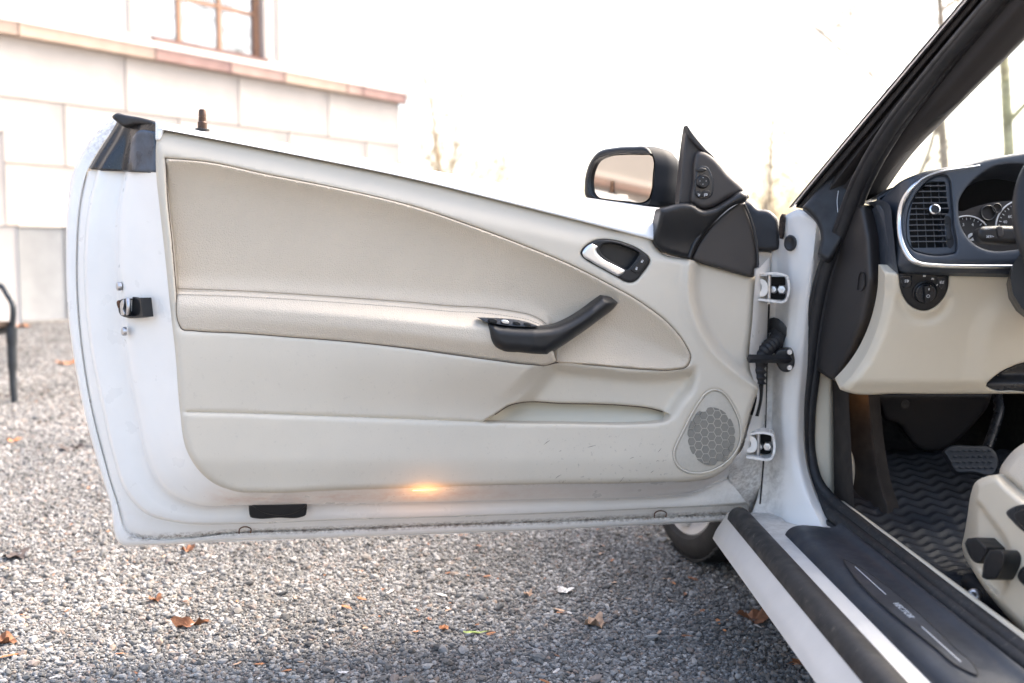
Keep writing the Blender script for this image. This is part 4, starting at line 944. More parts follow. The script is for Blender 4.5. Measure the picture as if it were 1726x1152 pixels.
# stalk with its printed legends
ST = Plane((.80, 1.66, .83), (-.1, -.98, .1))
pillow('control_stalk', Z3([(1065,720),(1080,680),(1110,660),(1180,650),(1260,645),(1340,645),(1440,648,'s'),(1700,660,'s'),(1700,820,'s'),(1440,838,'s'),(1280,838),(1180,830),(1120,820),(1080,780)]), ST, M['black'], dash, h=0, r=9, eh=.012, depth=.02, sp=2.5, smooth=70)
pillow('stalk_slider', Z3([(1285,660),(1340,655),(1350,700),(1345,760),(1300,770),(1290,720)]), ST, M['endcap'], dash, h=.003, r=2, eh=.002, depth=.006, sp=2)
dash_text('SET/+', 1195, 672, .0052, ST, .0035, 'stalk_lettering'); dash_text('SET/−', 1210, 764, .0052, ST, .0035, 'stalk_lettering')
# knee panel
KN = Plane((.78, 1.83, .72), (-.12, -.96, -.26))
sw_out = zoomed([(405,575,'s'),(625,585,'s'),(622,640),(600,690),(565,725),(520,743),(480,735),(440,705),(415,655)], 1360, 240, 2.617)
kc_hole = zoomed([(790,1075),(830,1030),(900,990),(1000,962),(1200,955),(1200,1100),(900,1096),(830,1095)], 1360, 240, 2.617)
def h_kn(u, v):
    h = -.016*sst(u - np.interp(v, [458,500,560,610,655], [1497,1495,1480,1457,1420]), 14, -4)
    h += .012*sst(u - np.interp(v, [470, 560, 640], [1690, 1650, 1640]), -25, 25) * sst(v, 480, 540)
    d = np.hypot((u-1557)/36, (v-500)/34); h += -.006*np.exp(-((d-1.15)/.18)**2)*(v > 500)
    return h - .012*sst(v, 640, 664)
pillow('knee_panel', [(1491,458,'s'),(1540,461),(1726,465),(1860,467),(2200,467,'s'),(2200,664,'s'),(1726,664),(1513,664),(1430,662),(1413,656,'s'),(1432,636),(1453,607),(1476,557),(1489,500)], KN, M['seatplastic'], dash, h=h_kn, r=5, eh=.008, depth=.05, sp=6, holes=[sw_out, kc_hole], hr=2, heh=.003, smooth=60)
pillow('knee_drawer_handle', kc_hole, KN, M['blackgloss'], dash, h=lambda u, v: -.02+.018*sst(v, 628, 650), r=3, eh=.004, depth=.02, sp=4)
pillow('light_switch_panel', sw_out, KN, M['black'], dash, h=.004, r=3, eh=.005, depth=.02, sp=3)
kbm = Matrix.Translation(Vector(KN.pt(np.array(1360+520/2.617), np.array(240+660/2.617), .004))) @ basis(KN.n)
lathe('switch_bezel', [(.0215,-.004),(.0215,.004),(.020,.005),(.019,.002),(.018,.002)], kbm, M['black'], dash, 32)
lathe('light_switch_knob', [(.0185,-.004),(.0185,.008),(.017,.010),(.0001,.010)], kbm, M['blackgloss'], dash, 32)
bm_obj('knob_grip', box_bm((.0095,.034,.012), .003), M['black'], dash, kbm @ Matrix.Rotation(math.radians(8), 4, 'Z') @ Matrix.Translation((0,0,.014)))
mark_on(kbm @ Matrix.Translation((.001,.011,.0205)), 'knob_marks', [(0,0,1.2,4,0)], dash); arcp = [(2.6*math.cos(a), -11+2.6*math.sin(a), .9, 1.6, math.degrees(a)) for a in np.linspace(0, 2*math.pi, 9)[:-1]]
mark_on(kbm @ Matrix.Translation((.001,0.009,.0205)), 'knob_marks', arcp, dash)
for (x, y, a) in ((515,590,0),(552,603,-20),(575,630,-40)):
    mark_on(Matrix.Translation(Vector(KN.pt(np.array(1360+x/2.617), np.array(240+y/2.617), .0046))) @ basis(KN.n), 'switch_symbol', [(0,0,1.6,3.2,a),(2.4,1,2.6,.7,a),(2.4,-.2,2.6,.7,a),(2.4,-1.4,2.6,.7,a)], dash)
for pts, sgn in (([(412,588,'s'),(465,590,'s'),(455,640),(425,642)], 1), ([(570,592,'s'),(617,594,'s'),(610,648),(592,650)], -1)):
    pp = zoomed(pts, 1360, 240, 2.617); pillow('fog_light_button', pp, KN, M['blackgloss'], dash, h=.006, r=1.5, eh=.002, depth=.006, sp=2)
    cx = sum(p[0] for p in pp)/4; cy = sum(p[1] for p in pp)/4
    mark_on(Matrix.Translation(Vector(KN.pt(np.array(cx), np.array(cy-1), .0064))) @ basis(KN.n), 'fog_light_symbol', [(2*sgn,0,1,6,0),(3.6*sgn,0,1,4,0),(-1.4*sgn,2,3.4,.8,10),(-1.4*sgn,0,3.4,.8,10),(-1.4*sgn,-2,3.4,.8,10)], dash)
# under-dash cover, pedals
pillow('under_dash_cover', zoomed([(420,240,'s'),(470,330),(500,410),(600,450),(640,510),(690,580),(760,615),(860,612),(960,560),(1100,420),(1170,330),(1200,240,'s')], 1360, 600, 3.839), Plane(W(np.array(1560.), np.array(700.), 2.25), (0,-.9,-.3)), M['endcap'], car, h=0, r=6, eh=.02, depth=.10, sp=8, smooth=60)
lathe('trim_fastener', [(.011,0),(.010,.003),(.005,.004),(.0001,.002)], Matrix.Translation(Vector(W(np.array(1525.), np.array(682.), 2.20))) @ basis((0,-1,-.1)), M['endcap'], car, 16)
PD = Plane(W(np.array(1640.), np.array(775.), 2.02), (-.05,-.85,.5))
pd_ = pillow('brake_pedal', [(1592,757),(1600,753),(1640,752),(1668,754),(1679,764),(1681,790),(1676,799),(1640,797),(1609,794),(1602,780)], PD, M['mat'], car, h=0, r=3, eh=.005, depth=.012, sp=4)
for i in range(7):
    for j in range(4):
        u = 1606+i*10.5+(j % 2)*4; v = 760+j*9.5
        if u > 1676 or u < 1600+ (j*3): continue
        box('pedal_stud', PD.pt(np.array(u), np.array(v), .002), (.007,.004,.003), M['mat'], pd_, rot=basis(PD.n), bevel=.001)
tube('pedal_arm', pxcurve([(1664,758,2.05),(1676,722,2.10),(1684,690,2.14),(1680,662,2.18)], 5), .011, M['blackgloss'], pd_, k=8)
# steering wheel
wc = Vector((.981, 1.55, .845)); wm = Matrix.Translation(wc) @ basis((0, -.92, .40))
a = np.linspace(0, 2*math.pi, 73); ring_ = np.array([(wm @ Vector((.187*math.cos(t), .187*math.sin(t), 0)))[:] for t in a])
V_, F_ = tube_geo(ring_, .0165, 16, caps=False)
sw_ = mesh_obj('steering_wheel', V_, F_, M['black'], car, 80)
sw_['label'] = 'black steering wheel rim at the right edge'
for t in (math.pi*1.02, -.02*math.pi, -.5*math.pi):
    q = np.array([(wm @ Vector((r*math.cos(t), r*math.sin(t), -.01-.02*(1-r/.19))))[:] for r in (.05,.10,.15,.183)]); tube('spoke', q, [.03,.022,.016,.014], M['black'], sw_, k=10)
bm_obj('wheel_hub', box_bm((.15,.13,.05), .02, 3), M['black'], sw_, wm @ Matrix.Translation((0,0,-.02)))
tube('column_shroud', pxcurve([(1790,470,1.62),(1775,480,1.78),(1765,485,1.95)], 4), .075, M['black'], sw_, k=18)

# ---------------- driver seat
SD = Plane((.735, 1.5, .4), (-1, -.05, .05))
seat = pillow('driver_seat', zoomed([(470,262,'s'),(400,275),(340,310),(320,360),(300,480),(280,600),(268,660),(275,700),(330,800),(400,910),(480,1010),(600,1140),(760,1300,'s'),(900,1300,'s'),(900,600,'s'),(700,470),(612,395),(540,335)], 1540, 720, 3.29), SD, M['seatplastic'], car,
              h=lambda u, v: -.10*sst(u, 1650, 1622) - .012*sst(seg_dist(np.stack([u, v], -1), cr(zoomed([(345,400),(450,520),(510,600),(545,690),(540,800),(520,900),(480,945),(420,900),(340,790),(290,690),(310,520)], 1540, 720, 3.29), 6, True)), 0, 9)*inside(np.stack([u, v], -1), cr(zoomed([(345,400),(450,520),(510,600),(545,690),(540,800),(520,900),(480,945),(420,900),(340,790),(290,690),(310,520)], 1540, 720, 3.29), 6, True)),
              r=14, eh=.03, depth=.30, sp=4, smooth=60)
seat['label'] = 'cream driver seat with black adjuster switches on its side'
cu_o = zoomed([(475,262),(480,230),(510,180),(560,125),(620,85),(800,40),(1000,60,'s'),(1000,720,'s'),(800,560),(612,400),(540,330)], 1540, 720, 3.29)
pillow('seat_cushion', cu_o, Plane((.755,1.5,.4), (-.9,-.25,.3)), M['leather2'], seat, h=0, r=16, eh=.05, depth=.35, sp=5, smooth=70)
for pts, hh_ in (([(283,645,'s'),(298,618,'s'),(350,612,'s'),(408,668,'s'),(410,690),(372,758,'s'),(350,755),(295,685)], .022), ([(378,832,'s'),(398,720),(422,682,'s'),(485,680,'s'),(500,697),(480,815),(462,845,'s'),(392,842)], .030)):
    pillow('seat_switch', zoomed(pts, 1540, 720, 3.29), SD, M['black'], seat, h=hh_, r=4, eh=.006, depth=.03, sp=2.5, smooth=60)
pillow('seat_knob', zoomed([(575,830),(600,780),(660,770),(700,850),(640,890),(600,870)], 1540, 720, 3.29), SD, M['black'], seat, h=.016, r=5, eh=.008, depth=.03, sp=3)
pillow('memory_switch_panel', zoomed([(512,475),(560,440),(620,428),(760,470),(760,660),(660,610),(610,582),(550,525)], 1540, 720, 3.29), SD, M['blackgloss'], seat, h=.004, r=3, eh=.004, depth=.01, sp=3)
for k in range(3):
    x0, y0 = 555+k*22, 492+k*26
    pillow('memory_button', zoomed([(x0,y0),(x0+70,y0-30),(x0+85,y0-8),(x0+15,y0+24)], 1540, 720, 3.29), SD, M['black'], seat, h=.010, r=2, eh=.003, depth=.006, sp=2)
bm_obj('seat_backrest', box_bm((.48,.15,.66), .06, 4, taper=.86), M['leather2'], seat, Matrix.Translation((.99,.80,.80)) @ Matrix.Rotation(math.radians(18), 4, 'X'))
bm_obj('headrest', box_bm((.26,.10,.17), .045, 4), M['leather2'], seat, Matrix.Translation((.99,.66,1.22)) @ Matrix.Rotation(math.radians(12), 4, 'X'))
tube('seat_rail', [(.80,1.70,.235),(.80,.7,.235)], .016, M['dark'], seat, k=8)
lathe('rail_bolt', [(.012,0),(.012,.008),(.009,.012),(.006,.013),(.0001,.011)], Matrix.Translation(Vector(W(np.array(1644.), np.array(1006.), 1.58))) @ basis((-.6,-.7,.4)), M['steel'], seat, 16)

# ---------------- rubber floor mat: zigzag ribs, rising on to the toe board
nx, ny = 150, 260; xs = np.linspace(.725, 1.22, nx); ys = np.linspace(1.25, 2.32, ny)
X_, Y_ = np.meshgrid(xs, ys); base_z = .212 + .135*sst(Y_, 1.86, 2.36) + .006*np.sin(X_*9+Y_*7)*0
ph = (Y_ + (-.007*np.sin(X_*2*math.pi/.052))) / .026
Zm = base_z + .0055*(.5+.5*np.cos(2*math.pi*ph))**2
V = np.stack([X_, Y_, Zm], -1).reshape(-1, 3)
fm = mesh_obj('floor_mat', V, [(i*nx+j, i*nx+j+1, (i+1)*nx+j+1, (i+1)*nx+j) for i in range(ny-1) for j in range(nx-1)], M['mat'], None, 60,
              label='black rubber floor mat with wavy ribs in the driver footwell', category='floor mat')

# ---------------- front wheel and wing
whl = empty('front_wheel', (.55, 2.62, .315), parent=car)
def ytorus(prof, k=72):  # turned about the x axis at the wheel centre
    V = []; Fc = []; n_ = len(prof)
    for i in range(k):
        a = 2*math.pi*i/k
        for x, r in prof: V.append((x, 2.62+r*math.cos(a), .315+r*math.sin(a)))
    for i in range(k):
        for j in range(n_-1): Fc.append((i*n_+j, i*n_+j+1, ((i+1) % k)*n_+j+1, ((i+1) % k)*n_+j))
    return np.array(V), Fc
V_, F_ = ytorus([(.480,.236),(.455,.240),(.442,.252),(.440,.27),(.447,.292),(.462,.308),(.475,.313),(.500,.315),(.502,.307),(.508,.307),(.510,.3155),(.545,.3155),(.547,.307),(.553,.307),(.555,.3155),(.59,.315),(.592,.307),(.598,.307),(.60,.315),(.63,.312),(.655,.30),(.665,.27),(.66,.235)], 90)
mesh_obj('tyre', V_, F_, M['tyre'], whl, 40)
for i in range(72):
    a = 2*math.pi*i/72
    if math.cos(a) > .3: continue
    b = Matrix.Translation((.47, 2.62+.311*math.cos(a), .315+.311*math.sin(a))) @ Matrix.Rotation(a, 4, 'X') @ Matrix.Rotation(.35, 4, 'Y')
    bm_obj('tread_block', box_bm((.036,.008,.020), .002, 1), M['tyre'], whl, Matrix.Translation((.468, 2.62+.307*math.cos(a), .315+.307*math.sin(a))) @ Matrix.Rotation(a, 4, 'X') @ Matrix.Rotation(-.45, 4, 'Y'), smooth=0)
V_, F_ = ytorus([(.50,.05),(.462,.07),(.458,.09),(.475,.12)], 40); mesh_obj('hub_cap', V_, F_, M['chrome'], whl, 40)
V_, F_ = ytorus([(.490,.200),(.464,.212),(.455,.225),(.450,.240),(.454,.247),(.470,.242),(.51,.230),(.60,.225)], 72); mesh_obj('rim', V_, F_, M['rimsilver'], whl, 40)
for i in range(7):
    a = 2*math.pi*i/7 + .2
    q = [(.462, 2.62+r*math.cos(a), .315+r*math.sin(a)) for r in (.06,.13,.22)]; tube('spoke', q, [.028,.022,.028], M['rimsilver'], whl, k=8)
whl.rotation_euler.z = math.radians(13)
# wing and bonnet in front of the door: closed sheet metal with a wheel arch
yy = [2.23, 2.26, 2.29, 2.36, 2.46, 2.62, 2.78, 2.88, 2.95, 3.2, 3.45]; zlow = [.20, .21, .36, .52, .62, .655, .62, .52, .36, .24, .28]
V = []; 
for y, z0 in zip(yy, zlow):
    tp = .755 - .05*(y-2.17)**2
    for f, xo in ((0,.005),(.3,.0),(.6,-.012),(.85,.0),(1,.035)): V.append((.452+xo+.02*max(0, y-2.9), y, z0+(tp-z0)*f))
    V.append((.62+.02*max(0, y-2.9), y, tp+.02)); V.append((1.33, y, tp+.035)); V.append((2.2, y, tp))
mesh_obj('front_wing', V, [(i*8+j, i*8+j+1, (i+1)*8+j+1, (i+1)*8+j) for i in range(10) for j in range(7)], M['white_plain'], car, 50)
V_, F_ = ytorus([(.47,.345),(.72,.345),(.72,.05)], 40); mesh_obj('wheel_arch_liner', V_, [f for f in F_ if V_[f[0]][2] > .30], M['dark'], car, 40)
mesh_obj('underbody', [(.50,.3,.17),(2.1,.3,.17),(2.1,2.25,.17),(.50,2.25,.17)], [(0,1,2,3)], M['dark'], car, 0)

# ================================================================== ground and gravel
def gravel_material(name, obj_random):
    m = bpy.data.materials.new(name); m.use_nodes = True; nt = m.node_tree; N = nt.nodes; L = nt.links; b = N['Principled BSDF']
    b.inputs['Roughness'].default_value = .85; b.inputs['Specular IOR Level'].default_value = .3
    r = N.new('ShaderNodeValToRGB'); r.color_ramp.interpolation = 'CONSTANT' if obj_random else 'LINEAR'
    cols = [(0,(0.104,0.102,0.099)),(.14,(0.145,0.144,0.139)),(.30,(0.190,0.188,0.183)),(.46,(0.236,0.234,0.228)),(.60,(0.171,0.161,0.150)),(.70,(0.292,0.287,0.278)),(.82,(0.228,0.194,0.174)),(.88,(0.345,0.338,0.326)),(.95,(0.251,0.201,0.165)),(.98,(0.417,0.402,0.382))]
    while len(r.color_ramp.elements) < len(cols): r.color_ramp.elements.new(.5)
    for e, (p, c) in zip(r.color_ramp.elements, cols): e.position = p; e.color = (*c, 1)
    tc = N.new('ShaderNodeTexCoord')
    if obj_random:
        oi = N.new('ShaderNodeObjectInfo'); L.new(oi.outputs['Random'], r.inputs[0])
        no = N.new('ShaderNodeTexNoise'); no.inputs['Scale'].default_value = 1.6; no.inputs['Detail'].default_value = 5; L.new(tc.outputs['Object'], no.inputs['Vector']); L.new(oi.outputs['Location'], no.inputs['Vector'])
        mr = N.new('ShaderNodeMapRange'); mr.inputs['From Min'].default_value = .3; mr.inputs['From Max'].default_value = .7; mr.inputs['To Min'].default_value = .72; mr.inputs['To Max'].default_value = 1.2; L.new(no.outputs['Fac'], mr.inputs['Value'])
        mx = N.new('ShaderNodeVectorMath'); mx.operation = 'SCALE'; L.new(r.outputs[0], mx.inputs[0]); L.new(mr.outputs[0], mx.inputs['Scale']); L.new(mx.outputs[0], b.inputs['Base Color'])
    else:
        vo = N.new('ShaderNodeTexVoronoi'); vo.inputs['Scale'].default_value = 95; L.new(tc.outputs['Object'], vo.inputs['Vector'])
        sp_ = N.new('ShaderNodeSeparateColor'); L.new(vo.outputs['Color'], sp_.inputs[0]); L.new(sp_.outputs[0], r.inputs[0])
        no = N.new('ShaderNodeTexNoise'); no.inputs['Scale'].default_value = .8; no.inputs['Detail'].default_value = 6; L.new(tc.outputs['Object'], no.inputs['Vector'])
        mr = N.new('ShaderNodeMapRange'); mr.inputs['From Min'].default_value = .3; mr.inputs['From Max'].default_value = .7; mr.inputs['To Min'].default_value = .75; mr.inputs['To Max'].default_value = 1.15; L.new(no.outputs['Fac'], mr.inputs['Value'])
        mx = N.new('ShaderNodeVectorMath'); mx.operation = 'SCALE'; L.new(r.outputs[0], mx.inputs[0]); L.new(mr.outputs[0], mx.inputs['Scale']); L.new(mx.outputs[0], b.inputs['Base Color'])
        bp = N.new('ShaderNodeBump'); bp.inputs['Strength'].default_value = .9; bp.inputs['Distance'].default_value = .006; bp.invert = True; L.new(vo.outputs['Distance'], bp.inputs['Height']); L.new(bp.outputs[0], b.inputs['Normal'])
    return m
MG = gravel_material('gravel_ground', False); MP = gravel_material('gravel_stone', True)
gv = [(-400,-200,0),(400,-200,0),(400,700,0),(-400,700,0)]
mesh_obj('ground', gv, [(0,1,2,3)], MG, None, 0, kind='structure')
def sprinkle(n, x0, x1, y0, y1, keep=None):
    p = np.stack([rng.uniform(x0, x1, n), rng.uniform(y0, y1, n)], -1)
    return p if keep is None else p[keep(p)]
near = sprinkle(560000, -2.4, 1.35, 1.25, 4.6, lambda p: (np.abs(p[:, 0]) < .62*p[:, 1]+.25) & (p[:, 0] < .75) & (rng.random(len(p)) < np.clip(2.9/p[:, 1], .35, 1)))
far = sprinkle(190000, -6.5, 2.6, 3.8, 12.5, lambda p: (p[:, 0] < 1.5) & (p[:, 0] > -.62*p[:, 1]-.5))
pts = np.vstack([near, far]); size = np.r_[rng.lognormal(math.log(.0027), .40, len(near)), rng.lognormal(math.log(.0046), .35, len(far))]
size = np.clip(size, .0016, .012)
me = bpy.data.meshes.new('gravel_points'); me.vertices.add(len(pts))
co = np.zeros((len(pts), 3), np.float32); co[:, :2] = pts; co[:, 2] = size*rng.uniform(.1, 1.0, len(pts)); me.vertices.foreach_set('co', co.ravel())
at = me.attributes.new('size', 'FLOAT', 'POINT'); at.data.foreach_set('value', size.astype(np.float32)); me.update()
gr = bpy.data.objects.new('gravel', me); COL.objects.link(gr); gr['kind'] = 'stuff'; gr['label'] = 'loose grey crushed gravel covering the yard'
def scatter(o, mat, flat):
    ng = bpy.data.node_groups.new('scatter_stones', 'GeometryNodeTree')
    ng.interface.new_socket('Geometry', in_out='INPUT', socket_type='NodeSocketGeometry'); ng.interface.new_socket('Geometry', in_out='OUTPUT', socket_type='NodeSocketGeometry')
    N = ng.nodes; L = ng.links; gi = N.new('NodeGroupInput'); gq = N.new('NodeGroupOutput')
    ico = N.new('GeometryNodeMeshIcoSphere'); ico.inputs['Radius'].default_value = 1; ico.inputs['Subdivisions'].default_value = 2
    sp_ = N.new('GeometryNodeSetPosition'); nz = N.new('ShaderNodeTexNoise'); nz.inputs['Scale'].default_value = .9
    vm = N.new('ShaderNodeVectorMath'); vm.operation = 'SUBTRACT'; vm.inputs[1].default_value = (.5, .5, .5); L.new(nz.outputs['Color'], vm.inputs[0])
    vs = N.new('ShaderNodeVectorMath'); vs.operation = 'SCALE'; vs.inputs['Scale'].default_value = 1.3; L.new(vm.outputs[0], vs.inputs[0])
    L.new(ico.outputs[0], sp_.inputs['Geometry']); L.new(vs.outputs[0], sp_.inputs['Offset'])
    sm = N.new('GeometryNodeSetMaterial'); sm.inputs['Material'].default_value = mat; L.new(sp_.outputs[0], sm.inputs['Geometry'])
    ip = N.new('GeometryNodeInstanceOnPoints'); L.new(gi.outputs[0], ip.inputs['Points']); L.new(sm.outputs[0], ip.inputs['Instance'])
    rv = N.new('FunctionNodeRandomValue'); rv.data_type = 'FLOAT_VECTOR'; rv.inputs[0].default_value = (-.5, -.5, 0); rv.inputs[1].default_value = (.5, .5, 6.28); L.new(rv.outputs[0], ip.inputs['Rotation'])
    rs = N.new('FunctionNodeRandomValue'); rs.data_type = 'FLOAT_VECTOR'; rs.inputs[0].default_value = (.8, .55, .5*flat); rs.inputs[1].default_value = (1.6, 1.1, .9*flat); rs.inputs['Seed'].default_value = 5
    na = N.new('GeometryNodeInputNamedAttribute'); na.data_type = 'FLOAT'; na.inputs['Name'].default_value = 'size'
    sc2 = N.new('ShaderNodeVectorMath'); sc2.operation = 'SCALE'; L.new(rs.outputs[0], sc2.inputs[0]); L.new(na.outputs[0], sc2.inputs['Scale']); L.new(sc2.outputs[0], ip.inputs['Scale'])
    L.new(ip.outputs[0], gq.inputs[0])
    md = o.modifiers.new('scatter', 'NODES'); md.node_group = ng
scatter(gr, MP, 1.0)

# fallen leaves: every larger one is a thing; small chips are litter
def leaf_mat(name, c): return material(name, c, .75, var=(60, .35), bump=(150, .5, .003))
LM = [leaf_mat('brown_leaf', (.22,.095,.045)), leaf_mat('tan_leaf', (.42,.28,.19)), leaf_mat('orange_leaf', (.36,.15,.06)), leaf_mat('dark_leaf', (.06,.045,.04)), leaf_mat('green_leaf', (.42,.52,.16)), leaf_mat('pale_leaf', (.62,.60,.58))]
def leaf_geo(size, seed, elong=1.0, curl=.35):
    r = random.Random(seed); n = 26; V = [(0, 0, 0)]; Fc = []
    lob = [1, .62, .9, .55, .98, .5, .92, .55, .98, .62, .9, .6]
    ph = r.random()*6
    for ringf in (.5, 1.0):
        for i in range(n):
            a = 2*math.pi*i/n; q = i/n*len(lob); k = int(q); f = q-k
            rr = size*ringf*(lob[k % 12]*(1-f)+lob[(k+1) % 12]*f)*(1+.12*r.uniform(-1, 1)) if elong < 2 else size*ringf*(1+.1*r.uniform(-1, 1))
            x, y = rr*math.cos(a)*elong, rr*math.sin(a)/(elong if elong > 1 else 1)
            z = curl*size*(ringf**2)*(.5+.5*math.sin(2*a+ph)+.4*math.sin(5*a+ph*2)*ringf) + .004
            V.append((x, y, z))
    for i in range(n): Fc.append((0, 1+i, 1+(i+1) % n)); Fc.append((1+i, 1+n+i, 1+n+(i+1) % n, 1+(i+1) % n))
    return V, Fc
leaves = [((1003,1056,.030,1),1,'crumpled tan leaf lying on the gravel below the door'), ((1270,1047,.038,2),0,'rust brown curled leaf in the shade beside the sill'),
          ((320,1057,.030,0),0,'long dark brown curled leaf on the gravel left of centre'), ((262,1014,.018,0),0,'small brown leaf just above the long brown one'),
          ((316,930,.022,0),0,'brown leaf right under the lower door corner'), ((30,940,.042,3),3,'dark wet leaf at the left edge of the gravel'),
          ((8,1086,.026,0),0,'brown leaf cut by the left border of the picture'), ((952,998,.024,5),5,'pale bluish leaf on the gravel under the middle of the door'),
          ((120,758,.06,3),3,'dark leaf on the gravel beside the lower jamb of the door'), ((36,552,.11,2),2,'orange brown leaf near the foot of the building'),
          ((112,614,.09,2),2,'orange leaf lying next to the door jamb far behind'), ((24,744,.04,2),2,'small reddish leaf below the bench leg'),
          ((748,1062,.014,2),2,'small orange leaf left of the crumpled tan leaf'), ((890,1005,.014,1),1,'little tan leaf beside the pale bluish leaf'),
          ((1350,1120,.020,2),2,'thin brown leaf close to the lower sill edge'), ((803,1069,.020,4),4,'light green leaf stalk lying on the gravel')]
for i, ((u, v, sz, _), mi, lb) in enumerate(leaves):
    p = GROUND.pt(np.array(float(u)), np.array(float(v)), .004); el = 2.6 if mi in (4,) else (1.5 if i in (2, 14) else 1.0)
    V, Fc = leaf_geo(sz*(.55 if mi == 4 else 1), 10+i, el, .55 if mi in (0, 1) else .25); R = Matrix.Rotation(random.uniform(0, 6.28) if el == 1 else .1, 3, 'Z')
    V = np.array([(R @ Vector(q))[:] for q in V]) + p
    o = mesh_obj('fallen_leaf', V, Fc, LM[mi], None, 60, label=lb, category='leaf', group='fallen leaves on the gravel')
def litter(name, n, mats, sz, x0, x1, y0, y1, label):
    V = []; Fc = []; MI = []
    for i in range(n):
        x, y = rng.uniform(x0, x1), rng.uniform(y0, y1)
        if abs(x) > .62*y+.3 or x > 1.0: continue
        s = sz*rng.uniform(.5, 1.4); el = rng.uniform(1.2, 4); a = rng.uniform(0, 6.28); k = len(V); m6 = 6
        for j in range(m6):
            b = 2*math.pi*j/m6; lx_, ly_ = s*el*.5*math.cos(b), s*.5*math.sin(b)
            V.append((x+lx_*math.cos(a)-ly_*math.sin(a), y+lx_*math.sin(a)+ly_*math.cos(a), .006+s*.25*rng.random()))
        Fc.append(tuple(range(k, k+m6))); MI.append(int(rng.integers(0, len(mats))))
    o = mesh_obj(name, np.array(V), Fc, mats[0], None, 0, kind='stuff', label=label)
    for m_ in mats[1:]: o.data.materials.append(m_)
    o.data.polygons.foreach_set('material_index', MI)
litter('leaf_litter', 1500, [LM[1], LM[2], LM[0], LM[5]], .008, -3.2, 1.0, 1.5, 6.5, 'small orange and tan leaf chips strewn over the gravel')

# ================================================================== stone building on the left
WP = Plane(W(np.array(60.), np.array(540.), 12.8), (.789, -.614, 0))
w_dir = np.array([.614, .789, 0])                           # along the wall, away from the camera
w0 = WP.p.copy(); w0[2] = 0
def wa(u, v): return float((WP.pt(np.array(float(u)), np.array(float(v)), 0) - w0) @ w_dir)
def wat(u, v, t): return float((WP.pt(np.array(float(u)), np.array(float(v)), t) - w0) @ w_dir)
def wzt(u, v, t): return float(WP.pt(np.array(float(u)), np.array(float(v)), t)[2])
def wz(u, v): return float(WP.pt(np.array(float(u)), np.array(float(v)), 0)[2])
a_end = wa(672, 150)
M['stone'] = material('pale_limestone', (.50,.455,.415), .85, var=(2.5, .07), bump=(25, .2, .01))
M['plinth'] = material('grey_granite_plinth', (.32,.33,.335), .85, var=(3, .10), bump=(40, .2, .006))
M['ledge'] = material('pinkish_sandstone', (.38,.265,.225), .85, var=(4, .12), bump=(30, .2, .006))
M['ledge2'] = material('pale_sandstone', (.44,.335,.265), .85, var=(4, .10), bump=(30, .2, .006))
M['ledge3'] = material('red_sandstone', (.31,.20,.175), .85, var=(4, .14), bump=(30, .2, .006))
M['joint'] = material('mortar', (.455,.41,.37), .95)
M['render'] = material('cream_wall_render', (.50,.47,.44), .9, var=(1.2, .03), bump=(30, .15, .004))
M['copper'] = material('copper_brown_window_paint', (.40,.22,.13), .5, var=(10, .15))
pane_m = material('window_pane', (.07,.10,.13), .04, spec=.9); pane_m.node_tree.nodes['Principled BSDF'].inputs['IOR'].default_value = 2.6
bld = empty('stone_building', tuple(w0), label='pale stone building with a sandstone ledge and brown window behind the door', category='building')
def wbox(name, a0, a1, z0, z1, t0, t1, mat, parent, bevel=0):
    bm = bmesh.new(); bmesh.ops.create_cube(bm, size=1)
    for v in bm.verts:
        aa = a0 if v.co.x < 0 else a1; zz = z0 if v.co.z < 0 else z1; tt = t0 if v.co.y < 0 else t1
        v.co = Vector(w0 + w_dir*aa + WP.n*tt) + Vector((0, 0, zz))
    if bevel: bmesh.ops.bevel(bm, geom=bm.edges[:], offset=bevel, segments=2, profile=.6, affect='EDGES')
    return bm_obj(name, bm, mat, parent, smooth=30)
z_pl = wz(60, 383); z_c2 = (wz(8, 273)+wz(122, 282))/2; z_c1 = (wz(4, 163)+wz(673, 245))/2; z_lb = (wz(0, 62)+wz(676, 172))/2; z_lt = (wz(0, 37)+wz(676, 159))/2
A_L = -26.0
wbox('core_wall', A_L, a_end-.02, 0, z_lb, -.6, -.014, M['joint'], bld)
rowsZ = [(z_pl, z_c2, None), (z_c2, z_c1, [107, 300, 485, 616]), (z_c1, z_lb, [212, 402, 553])]
blk = 1.55
for ri, (za, zb, us) in enumerate(rowsZ):
    js = [wa(u, 150) for u in us] if us else [wa(u, 330) for u in (212, 402, 553)]
    st = (js[-1]-js[0])/(len(js)-1); q = js[0]-st
    while q > A_L: js.insert(0, q); q -= st
    js = [A_L] + js + [a_end]
    for i in range(len(js)-1):
        if js[i+1]-js[i] < .1: continue
        wbox('stone_block', js[i]+.006, js[i+1]-.006, za+.006, zb-.006, -.05, .0+random.uniform(0, .004), M['stone'], bld, .012)
# plinth stones
q = a_end
while q > A_L:
    wbox('plinth_stone', max(q-2.1, A_L)+.008, q-.008, -.1, z_pl-.01, -.05, .06, M['plinth'], bld, .02); q -= 2.1
